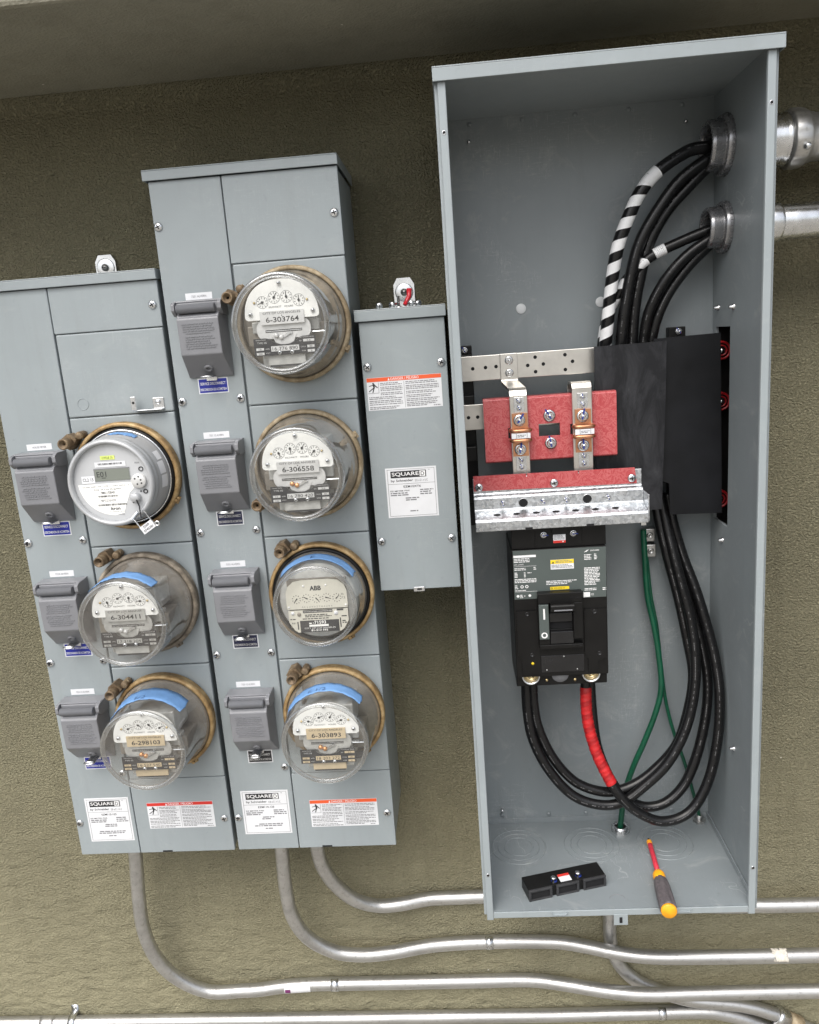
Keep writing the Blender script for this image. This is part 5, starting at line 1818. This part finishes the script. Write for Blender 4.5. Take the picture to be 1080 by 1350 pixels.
cable([(0.925, -0.122, 1.5640), (0.8979, -0.1250, 1.5529), (0.8580, -0.1220, 1.5278), (0.8239, -0.1170, 1.4903), (0.8018, -0.1080, 1.4451), (0.7945, -0.0990, 1.3973), (0.7930, -0.0900, 1.3414)],
      0.0088, 'cable_black', 'power_cable', 'plain black cable from the lower hub, nearer the spiral taped ones', UG)
cable([(0.927, -0.112, 1.5610), (0.9041, -0.1150, 1.5479), (0.8689, -0.1110, 1.5164), (0.8384, -0.1070, 1.4781), (0.8185, -0.1020, 1.4380), (0.8087, -0.0960, 1.3963), (0.8055, -0.0900, 1.3405)],
      0.0088, 'cable_black', 'power_cable', 'plain black cable from the lower hub, nearest the side wall', UG)
LG = 'cables looping under the breaker'
cable([(0.5646, -0.1500, 0.8250), (0.5650, -0.1575, 0.7387), (0.5746, -0.1650, 0.6842), (0.6017, -0.1712, 0.6278), (0.6409, -0.1750, 0.5817), (0.6871, -0.1787, 0.5634), (0.7290, -0.1775, 0.5663), (0.7715, -0.1738, 0.5960), (0.8138, -0.1700, 0.6375), (0.8471, -0.1625, 0.6966), (0.8652, -0.1550, 0.7640), (0.8702, -0.1462, 0.8321), (0.8651, -0.1350, 0.8991), (0.8508, -0.1238, 0.9678), (0.8392, -0.1125, 1.0247), (0.8310, -0.1013, 1.0716), (0.8226, -0.0900, 1.1269)],
      0.0092, 'cable_black', 'power_cable', 'black cable from the first breaker lug, outer lower loop', LG)
cable([(0.5770, -0.1500, 0.8250), (0.5771, -0.1540, 0.7561), (0.5853, -0.1580, 0.7060), (0.6100, -0.1610, 0.6479), (0.6495, -0.1630, 0.6005), (0.7025, -0.1650, 0.5807), (0.7513, -0.1590, 0.5876), (0.7947, -0.1530, 0.6150), (0.8376, -0.1460, 0.6620), (0.8609, -0.1380, 0.7287), (0.8711, -0.1300, 0.7907), (0.8637, -0.1220, 0.8531), (0.8482, -0.1140, 0.9388), (0.8318, -0.1050, 1.0131), (0.8211, -0.0950, 1.0707), (0.8131, -0.0850, 1.1265)],
      0.0092, 'cable_black', 'power_cable', 'black cable from the first breaker lug, inner higher loop', LG)
o, p = cable([(0.6729, -0.1500, 0.8250), (0.6722, -0.1600, 0.7351), (0.6828, -0.1700, 0.6761), (0.7006, -0.1800, 0.6290), (0.7239, -0.1900, 0.5864), (0.7577, -0.1900, 0.5509), (0.8021, -0.1900, 0.5320), (0.8508, -0.1825, 0.5454), (0.8846, -0.1750, 0.5983), (0.9038, -0.1675, 0.6772), (0.9094, -0.1600, 0.7569), (0.9068, -0.1450, 0.8194), (0.8962, -0.1300, 0.8810), (0.8802, -0.1150, 0.9475), (0.8628, -0.1000, 1.0041), (0.8460, -0.0925, 1.0685), (0.8373, -0.0850, 1.1250)],
            0.0092, 'cable_black', 'power_cable', 'cable with red tape below the second breaker lug', LG)
wrap(o, p, 0.036, 0.222, 0.0100, ['tape_red', 'tape_red_dark'], 0.024, 0.55, 'red_tape', 0.10)
cable([(0.6820, -0.1400, 0.8250), (0.6842, -0.1430, 0.7388), (0.6914, -0.1480, 0.6643), (0.7119, -0.1550, 0.6040), (0.7369, -0.1600, 0.5667), (0.7716, -0.1600, 0.5446), (0.8107, -0.1600, 0.5495), (0.8468, -0.1550, 0.5812), (0.8715, -0.1500, 0.6365), (0.8905, -0.1400, 0.7086), (0.8972, -0.1300, 0.7745), (0.8902, -0.1200, 0.8406), (0.8751, -0.1100, 0.9097), (0.8602, -0.1000, 0.9712), (0.8493, -0.0900, 1.0222), (0.8399, -0.0850, 1.0714), (0.8305, -0.0800, 1.1244)],
      0.0092, 'cable_black', 'power_cable', 'plain black cable just behind the red taped one', LG)
GG = 'green ground wires'
cable([(0.7945, -0.0830, 1.0600), (0.7961, -0.0870, 0.9999), (0.7999, -0.0890, 0.9329), (0.8113, -0.0920, 0.8708), (0.8184, -0.0960, 0.8131), (0.8213, -0.1000, 0.7564), (0.8112, -0.1000, 0.7055), (0.7894, -0.1000, 0.6448), (0.7675, -0.0990, 0.5903), (0.7512, -0.0970, 0.5339), (0.7426, -0.0950, 0.4660), (0.7422, -0.0945, 0.4530)],
      0.0054, 'cable_green', 'ground_wire', 'thick green ground wire ending in the middle floor locknut', GG, cat='wire')
cable([(0.7990, -0.0740, 1.0300), (0.8018, -0.0780, 0.9985), (0.8079, -0.0800, 0.9310), (0.8186, -0.0800, 0.8677), (0.8261, -0.0820, 0.7864), (0.8339, -0.0839, 0.7168), (0.8487, -0.0817, 0.6529), (0.8711, -0.0793, 0.5816), (0.8882, -0.0767, 0.5155), (0.8997, -0.0740, 0.4700), (0.9010, -0.0738, 0.4560)],
      0.0034, 'cable_green', 'ground_wire', 'thin green ground wire ending in the small corner fitting', GG, cat='wire')
gl_ = empty('ground_lug', (0, 0, 0), 'pair of stacked metal ground lugs under the bracket end', 'ground lug')
for x, z in ((0.8068, 1.0470), (0.8082, 1.0170)):
    g_ = P('steel_dull').box(x - 0.010, x + 0.010, -0.0800, BB - 0.0003, z - 0.012, z + 0.012)
    go = g_.build('lug_block', gl_, bevel=0.0015)
    P('steel_dull', True).lathe([(0.0058, 0), (0.0052, -0.003), (0.0036, -0.0045), (0.0030, -0.0035), (0.0001, -0.0030)], (x, -0.0800, z), seg=18).build('set_screw', go)

# floor fittings
fl_ = empty('conduit_locknut', (0.7420, -0.0940, ZB), 'toothed steel locknut round the thick green wire on the cabinet floor', 'locknut')
l_ = P('zinc')
hexp = [(0.0190 * cos(pi / 4 * i + 0.2), 0.0190 * sin(pi / 4 * i + 0.2)) for i in range(8)]
l_.prism(hexp, 'z', 0.0, 0.0060)
l_.build('nut', fl_, bevel=0.0012)
q_ = P('zinc', True).lathe([(0.0145, 0.005), (0.0145, 0.0105), (0.0118, 0.0105), (0.0110, 0.0070), (0.0110, 0.0062)], (0, 0, 0), 'z', 28)
q_.mat('dark_hole').lathe([(0.0110, 0.0064), (0.0001, 0.0064)], (0, 0, 0), 'z', 20)
q_.build('bushing', fl_)
f2 = empty('wire_fitting', (0.9012, -0.0740, ZB), 'small cylindrical metal fitting on the cabinet floor in the corner', 'fitting')
P('steel_dull', True).lathe([(0.0062, 0.0), (0.0062, 0.0140), (0.0050, 0.0150), (0.0040, 0.0125), (0.0001, 0.0125)], (0, 0, 0), 'z', 20).build('sleeve', f2)
P('steel_dull').prism([(0.0125 * cos(pi / 3 * i), 0.0125 * sin(pi / 3 * i)) for i in range(6)], 'z', 0.0, 0.0045).build('nut', f2, bevel=0.0008)


# ------------------------------------------------------------------ side hubs and the two large conduits
def hub(yc, zc, rp, rb_, lab_h, lab_c, big):
    h = empty('conduit_hub', (BR, yc, zc), lab_h, 'conduit hub', 'hubs in the side of the open cabinet')
    b = P('bushing_grey', True)
    b.lathe([(rb_, -0.0005), (rb_, -0.009), (rb_ * 0.97, -0.011), (rb_ * 0.86, -0.011)], (0, 0, 0), 'x', 56)
    for i in range(28):
        a = 2 * pi * i / 28
        b.smooth = False
        c_, s_ = cos(a), sin(a)
        vv = []
        for xx in (-0.0005, -0.0045):
            for rr in (rb_ * 0.90, rb_ * 1.035):
                for w in (-0.0022, 0.0022):
                    vv.append((xx, rr * c_ - w * s_, rr * s_ + w * c_))
        b.raw(vv, [(0, 1, 3, 2), (4, 6, 7, 5), (0, 4, 5, 1), (2, 3, 7, 6), (0, 2, 6, 4), (1, 5, 7, 3)])
    b.smooth = True
    b.build('locknut', h)
    n = P('bushing_grey', True)
    pr_ = [(rp * 1.06, -0.010)]
    for i in range(5):
        pr_ += [(rp * 1.08, -0.012 - i * 0.0036), (rp * 1.04, -0.0138 - i * 0.0036)]
    pr_ += [(rp * 1.06, -0.031), (rp * 0.99, -0.0335), (rp * 0.90, -0.0325), (rp * 0.88, -0.020), (rp * 0.88, 0.02)]
    n.lathe(pr_, (0, 0, 0), 'x', 56)
    n.mat('dark_hole').lathe([(rp * 0.88, 0.012), (0.0001, 0.012)], (0, 0, 0), 'x', 32)
    n.build('bushing', h)
    c = empty('large_conduit', (BR + 0.005, yc, zc), lab_c, 'conduit', 'conduits leaving the side of the open cabinet')
    if big:
        P('conduit_zinc', True).lathe([(rp * 0.98, 0.03), (rp * 0.98, 2.6)], (0, 0, 0), 'x', 56).build('pipe', c)
        tp_ = [(0.030, 0.0002), (0.0385, 0.0002), (0.0385, 0.056)]
        for i in range(5):
            tp_ += [(0.0392, 0.058 + i * 0.0042), (0.0376, 0.0601 + i * 0.0042)]
        tp_ += [(0.0400, 0.0800), (0.0400, 0.0850), (0.0380, 0.0860)]
        P('zinc', True).lathe(tp_, (0, 0, 0), 'x', 56).build('threaded_collar', c)
        # compression nut: six soft flats pressed into a short barrel
        k = P('conduit_zinc', True)
        vv, ff = [], []
        kp = [(0.0385, 0.086), (0.0425, 0.0865), (0.0448, 0.090), (0.0452, 0.100), (0.0440, 0.109), (0.0408, 0.1145), (0.0378, 0.1165), (0.0372, 0.124), (0.0358, 0.126)]
        for i in range(72):
            a = 2 * pi * i / 72
            for j, (r_, t_) in enumerate(kp):
                dent = 1 - (0.035 * max(0, cos(6 * a)) ** 3 if 2 <= j <= 4 else 0)
                vv.append((t_, r_ * dent * cos(a), r_ * dent * sin(a)))
        n_ = len(kp)
        for i in range(72):
            j = (i + 1) % 72
            ff += [(i * n_ + q_, i * n_ + q_ + 1, j * n_ + q_ + 1, j * n_ + q_) for q_ in range(n_ - 1)]
        k.raw(vv, ff)
        k.build('compression_nut', c)
        s_ = P('zinc', True)
        s_.lathe([(0.005, 0), (0.005, -0.006), (0.0035, -0.008), (0.0001, -0.008)], (0.103, -0.041, -0.020), 'y', 14)
        s_.build('set_screw', c)
    else:
        P('conduit_zinc', True).lathe([(rp * 0.84, 0.012), (rp * 0.84, 2.6)], (0, 0, 0), 'x', 48).build('pipe', c)
        q = P('zinc', True).lathe([(0.020, 0.0002), (0.0310, 0.0002), (0.0310, 0.074), (0.0300, 0.0775), (0.0280, 0.079), (0.0272, 0.080)], (0, 0, 0), 'x', 48)
        q.build('threaded_collar', c)
        q = P('zinc', True).lathe([(0.0272, 0.078), (0.0276, 0.082), (0.0272, 0.175), (0.0258, 0.178)], (0, 0, 0), 'x', 48)
        q.build('coupling', c)


hub(-0.1170, 1.6940, 0.0365, 0.0455, 'larger upper bushing inside the cabinet side, dark grey', 'thicker zinc conduit with swollen compression nut, leaving the cabinet side near its top', True)
hub(-0.1190, 1.5690, 0.0305, 0.0395, 'smaller lower bushing inside the cabinet side, dark grey', 'thinner zinc conduit below the big one on the cabinet side', False)


# ------------------------------------------------------------------ conduits along the wall
def conduit(pts, label, r=0.0143, n=8):
    p = spline(pts, n)
    o = P('conduit_zinc', True).tube(p, r, 24).build('conduit')
    return tag(o, label, 'conduit', 'bent conduits below the boxes')


YW = -0.0165
conduit([(-0.2563, -0.0820, 0.4950), (-0.2563, -0.0820, 0.4355), (-0.2682, -0.0770, 0.3224), (-0.2752, -0.0680, 0.2284), (-0.2649, -0.0560, 0.1458), (-0.2312, -0.0430, 0.0773), (-0.1685, -0.0312, 0.0282), (-0.0885, -0.0304, 0.0277), (-0.050, -0.0285, 0.0277), (0.0, -0.0210, 0.0277), (0.0711, YW, 0.0277), (0.161, YW, 0.0277), (0.4289, YW, 0.0277), (0.5498, YW, 0.0277), (0.6264, -0.0290, 0.0277), (0.7158, -0.0500, 0.0277), (0.7968, -0.0606, 0.0277), (0.8953, -0.0610, 0.0277), (1.15, -0.0600, 0.0277), (1.9, -0.0600, 0.0277)],
        'long conduit dropping from the three-meter cabinet, the lowest of the three swept bends')
conduit([(0.0544, -0.0850, 0.4950), (0.0544, -0.0850, 0.4303), (0.0511, -0.0790, 0.3239), (0.0558, -0.0700, 0.2490), (0.0817, -0.0590, 0.1859), (0.1323, -0.0490, 0.1419), (0.1907, -0.0455, 0.1285), (0.2585, -0.0399, 0.1285), (0.3477, -0.0225, 0.1285), (0.4675, YW, 0.1285), (0.6041, -0.0200, 0.1285), (0.6706, -0.0336, 0.1285), (0.7327, -0.0534, 0.1285), (0.7962, -0.0666, 0.1285), (0.8917, -0.0714, 0.1285), (1.15, -0.0730, 0.1285), (1.9, -0.0730, 0.1285)],
        'conduit dropping from the tall cabinet, middle one of the three swept bends')
conduit([(0.1290, -0.0870, 0.4950), (0.1290, -0.0870, 0.4291), (0.1337, -0.0790, 0.3776), (0.1521, -0.0660, 0.3244), (0.1866, -0.0490, 0.2718), (0.2342, -0.0349, 0.2428), (0.285, -0.0321, 0.2428), (0.3371, -0.0200, 0.2428), (0.398, YW, 0.2428), (0.60, YW, 0.2428), (0.78, -0.040, 0.2428), (0.92, -0.0600, 0.2428), (1.02, -0.0636, 0.2428), (1.15, -0.0650, 0.2428), (1.9, -0.0650, 0.2428)],
        'conduit dropping from the tall cabinet, uppermost swept bend passing behind the open cabinet')
conduit([(0.7305, -0.0860, 0.4440), (0.7305, -0.0750, 0.3900), (0.7308, -0.0400, 0.2900), (0.7311, -0.0180, 0.1857), (0.7317, -0.018, 0.1265), (0.7439, -0.018, 0.0758), (0.7727, -0.018, 0.0341), (0.815, -0.018, 0.0040), (0.9001, -0.018, -0.0300), (1.0094, -0.018, -0.0463), (1.078, -0.018, -0.0695), (1.129, -0.018, -0.0965), (1.30, -0.018, -0.19)],
        'conduit coming down from under the open cabinet, crossing behind two others')
conduit([(-1.6, YW, -0.0640), (-0.62, YW, -0.0640), (-0.5547, YW, -0.0640), (0.0, YW, -0.0655), (0.30, YW, -0.0660), (0.5977, YW, -0.0665), (0.80, YW, -0.0645), (0.9257, YW, -0.0640), (0.975, YW, -0.071), (1.03, YW, -0.090), (1.10, YW, -0.130), (1.20, YW, -0.19)],
        'horizontal conduit lowest on the wall along the bottom edge')


def strap(x, z, y, label, r=0.0143, ear=0.003):
    t = empty('conduit_strap', (x, 0, z), label, 'strap', 'pipe straps')
    b = P('zinc', True)
    prof = [(r + 0.0022) * 1.0]
    pts = []
    m = 14
    vv = []
    R_ = r + 0.0012
    path = []
    path += [(y - R_ * cos(a), -R_ * cos(a) * 0 + R_ * sin(a)) for a in [-1.45 + 2.9 * i / m for i in range(m + 1)]]
    if ear > 0.01:
        path += [(-0.0006, R_ + 0.001), (-0.0006, R_ + ear)]
    for (yy_, zz_) in path:
        for s_ in (-1, 1):
            vv.append((s_ * 0.0085, yy_, zz_))
    b.raw(vv, [(2 * i, 2 * i + 1, 2 * i + 3, 2 * i + 2) for i in range(len(path) - 1)])
    o = b.build('band', t)
    so = o.modifiers.new('thick', 'SOLIDIFY')
    so.thickness = 0.0016
    for sg in ((1,) if ear > 0.01 else ()):
        P('steel_dull', True).lathe([(0.0042, -0.0005), (0.0042, -0.0025), (0.0025, -0.004), (0.0001, -0.004)], (0, 0, sg * (R_ + 0.0085)), seg=12).build('screw', t)
    for sx in (-0.0055, 0.0055):
        P('dark_hole').disc(sx, 0.0, 0.0012, y - R_ - 0.0020, 10).build('band_hole', t)
    return t


strap(0.1190, 0.0277, YW, 'strap on the lowest swept conduit under the tall cabinet')
strap(0.4700, 0.1285, YW, 'strap on the middle conduit near the open cabinet corner')
strap(0.8400, -0.0643, YW, 'strap on the bottom conduit below the open cabinet')
strap(-0.5070, -0.0640, YW, 'strap on the bottom conduit at the far left of the wall', ear=0.0165)
# sticker on the lowest swept conduit
b = MB().mat('paper')
vv, ff, ffp = [], [], []
for i in range(2):
    xx = (0.006, 0.0640)[i]
    for k in range(9):
        a = radians(130 + 100 * k / 8)
        vv.append((xx, YW - 0.0036 + 0.0034 * i + 0.0149 * cos(a), 0.0277 + 0.0149 * sin(a)))
b.raw(vv, [(k, k + 1, 10 + k, 9 + k) for k in range(8)])
b.mat('purple_print')
for (xa, xb, k0, k1) in ((0.0075, 0.0195, 3, 6),):
    vv = []
    for xx in (xa, xb):
        for k in range(k0, k1 + 1):
            a = radians(130 + 100 * k / 8)
            vv.append((xx, YW - 0.0032 + 0.0153 * cos(a), 0.0277 + 0.0153 * sin(a)))
    n_ = k1 - k0 + 1
    b.raw(vv, [(k, k + 1, n_ + k + 1, n_ + k) for k in range(n_ - 1)])
tag(b.build('pipe_sticker'), 'small white sticker with purple block on the lowest swept conduit', 'sticker')
# patch of dried plaster on the middle conduit
b = P('white_blob', True)
rg = random.Random(3)
pts = []
vv, ff = [], []
for i in range(13):
    for k in range(9):
        a = radians(70 + 120 * k / 8)
        edge = (i in (0, 12)) or (k in (0, 8))
        rr = 0.0143 + (0.0002 if edge else 0.0012 + rg.random() * 0.0022)
        vv.append((1.050 + 0.030 * i / 12 + (rg.random() - 0.5) * 0.003, -0.0725 + rr * cos(a), 0.1285 + rr * sin(a) + (rg.random() - 0.5) * 0.002))
for i in range(12):
    for k in range(8):
        if rg.random() < 0.86 or (3 < i < 9 and 2 < k < 6):
            ff.append((i * 9 + k, i * 9 + k + 1, i * 9 + k + 10, i * 9 + k + 9))
b.raw(vv, ff)
tag(b.build('plaster_patch'), 'pale dried plaster splash stuck on the middle conduit', 'plaster splash')
# coupling on the conduit at the lower corner
cp = empty('conduit_coupling', (1.112, -0.018, -0.0875), 'steel coupling with rusty collar at the lower right corner', 'coupling')
cp.rotation_euler = (0, radians(28), 0)
P('zinc', True).lathe([(0.0145, -0.030), (0.0195, -0.029), (0.0200, -0.020), (0.0180, -0.018), (0.0180, -0.002), (0.0145, 0.0)], (0, 0, 0), 'x', 28).build('coupling_nut', cp)
P('old_brass', True).lathe([(0.0145, 0.0002), (0.0185, 0.001), (0.0190, 0.030), (0.0145, 0.032)], (0, 0, 0), 'x', 28).build('rusty_collar', cp)

# ------------------------------------------------------------------ things left on the cabinet floor
lc = empty('lug_cover', (0.6090, -0.2530, ZB), 'black plastic lug cover lying on the cabinet floor', 'lug cover')
lc.rotation_euler = (0, 0, radians(14.5))
b = P('black_plastic')
W_, D_, H_ = 0.0725, 0.0200, 0.0215
b.box(-W_, W_, -D_ + 0.004, D_, 0.0, H_)
for xa, xb in ((-W_, -0.0290), (-0.0215, 0.0215), (0.0290, W_)):
    # hollow front cells: frame of four bars
    b.mat('cover_rim')
    b.box(xa, xb, -D_, -D_ + 0.0045, H_ - 0.0045, H_)
    b.box(xa, xb, -D_, -D_ + 0.0045, 0.0, 0.0030)
    b.box(xa, xa + 0.0045, -D_, -D_ + 0.0045, 0.0030, H_ - 0.0045)
    b.box(xb - 0.0045, xb, -D_, -D_ + 0.0045, 0.0030, H_ - 0.0045)
bo = b.build('cover_body', lc, bevel=0.0011)
for xa, xb in ((-W_, -0.0290), (-0.0215, 0.0215), (0.0290, W_)):
    P('dark_hole').box(xa + 0.0046, xb - 0.0046, -D_ + 0.0028, -D_ + 0.0038, 0.0032, H_ - 0.0047).build('opening', lc)
for x in (-0.0225, 0.0235):
    q = P('zinc', True)
    q.lathe([(0.0032, 0.0), (0.0032, 0.006), (0.0046, 0.0062), (0.0046, 0.0090), (0.0030, 0.0100), (0.0001, 0.0102)], (x, -0.008, H_), 'z', 16)
    q.mat('blue_paint_mark').lathe([(0.0050, 0.0), (0.0058, 0.0004), (0.0030, 0.0010)], (x + 0.002, -0.006, H_ + 0.0002), 'z', 12)
    q.build('screw', lc)
s_ = P('paper').box(-0.0105, 0.0105, -0.0130, 0.0060, H_ + 0.0001, H_ + 0.0006)
s_.mat('red_print').box(-0.0105, 0.0105, 0.0000, 0.0060, H_ + 0.0006, H_ + 0.0008)
s_.build('warning_sticker', lc)

# insulated screwdriver, blade into the cabinet, butt hanging over the lip
tip, butt = Vector((0.7870, -0.1330, ZB + 0.0065)), Vector((0.7712, -0.3420, ZB + 0.0165))
sd_ = empty('screwdriver', (0, 0, 0), 'worn screwdriver with red insulated shaft and grey handle on the floor edge', 'screwdriver')
ax = (butt - tip).normalized()


def along(t):
    return tip + (butt - tip) * t


P('black_plastic', True).tube([along(0.0), along(0.03), along(0.06)], 0.0028, 10, rf=lambda L: 0.5 + L * 60 if L < 0.01 else 1.1).build('blade_tip', sd_)
P('driver_red', True).tube([along(0.055), along(0.10), along(0.30), along(0.52)], 0.0046, 14).build('shaft', sd_)
P('driver_orange', True).tube([along(0.05), along(0.075), along(0.095)], 0.0049, 14).build('shaft_band', sd_)
q = P('driver_orange', True)
prof = [(0.50, 0.0060), (0.515, 0.0092), (0.53, 0.0104), (0.56, 0.0108), (0.59, 0.0094), (0.605, 0.0086)]
M_ = ax.to_track_quat('X', 'Z').to_matrix().to_4x4()
LT = (butt - tip).length


def turned(m, pr_, flute=0.0, seg=36):
    vv, ff = [], []
    for (t_, r) in pr_:
        for k in range(seg):
            a = 2 * pi * k / seg
            rr = r * (1 - flute * max(0, cos(a * 6)) ** 2)
            vv.append(along(t_) + (M_.to_3x3() @ Vector((0, rr * cos(a), rr * sin(a)))))
    n_ = len(pr_)
    for i in range(n_ - 1):
        for k in range(seg):
            k2 = (k + 1) % seg
            ff.append((i * seg + k, i * seg + k2, (i + 1) * seg + k2, (i + 1) * seg + k))
    ff += [list(range(seg))[::-1], [(n_ - 1) * seg + k for k in range(seg)]]
    m.raw(vv, ff)
    return m


turned(q, prof).build('collar', sd_)
turned(P('driver_grey', True), [(0.585, 0.0080), (0.60, 0.0102), (0.63, 0.0124), (0.70, 0.0136), (0.80, 0.0140), (0.90, 0.0142), (0.955, 0.0146), (0.975, 0.0138)], 0.16).build('handle', sd_)
turned(P('driver_orange', True), [(0.972, 0.0100), (0.976, 0.0132), (0.990, 0.0132), (1.0, 0.0118)]).build('butt_cap', sd_)
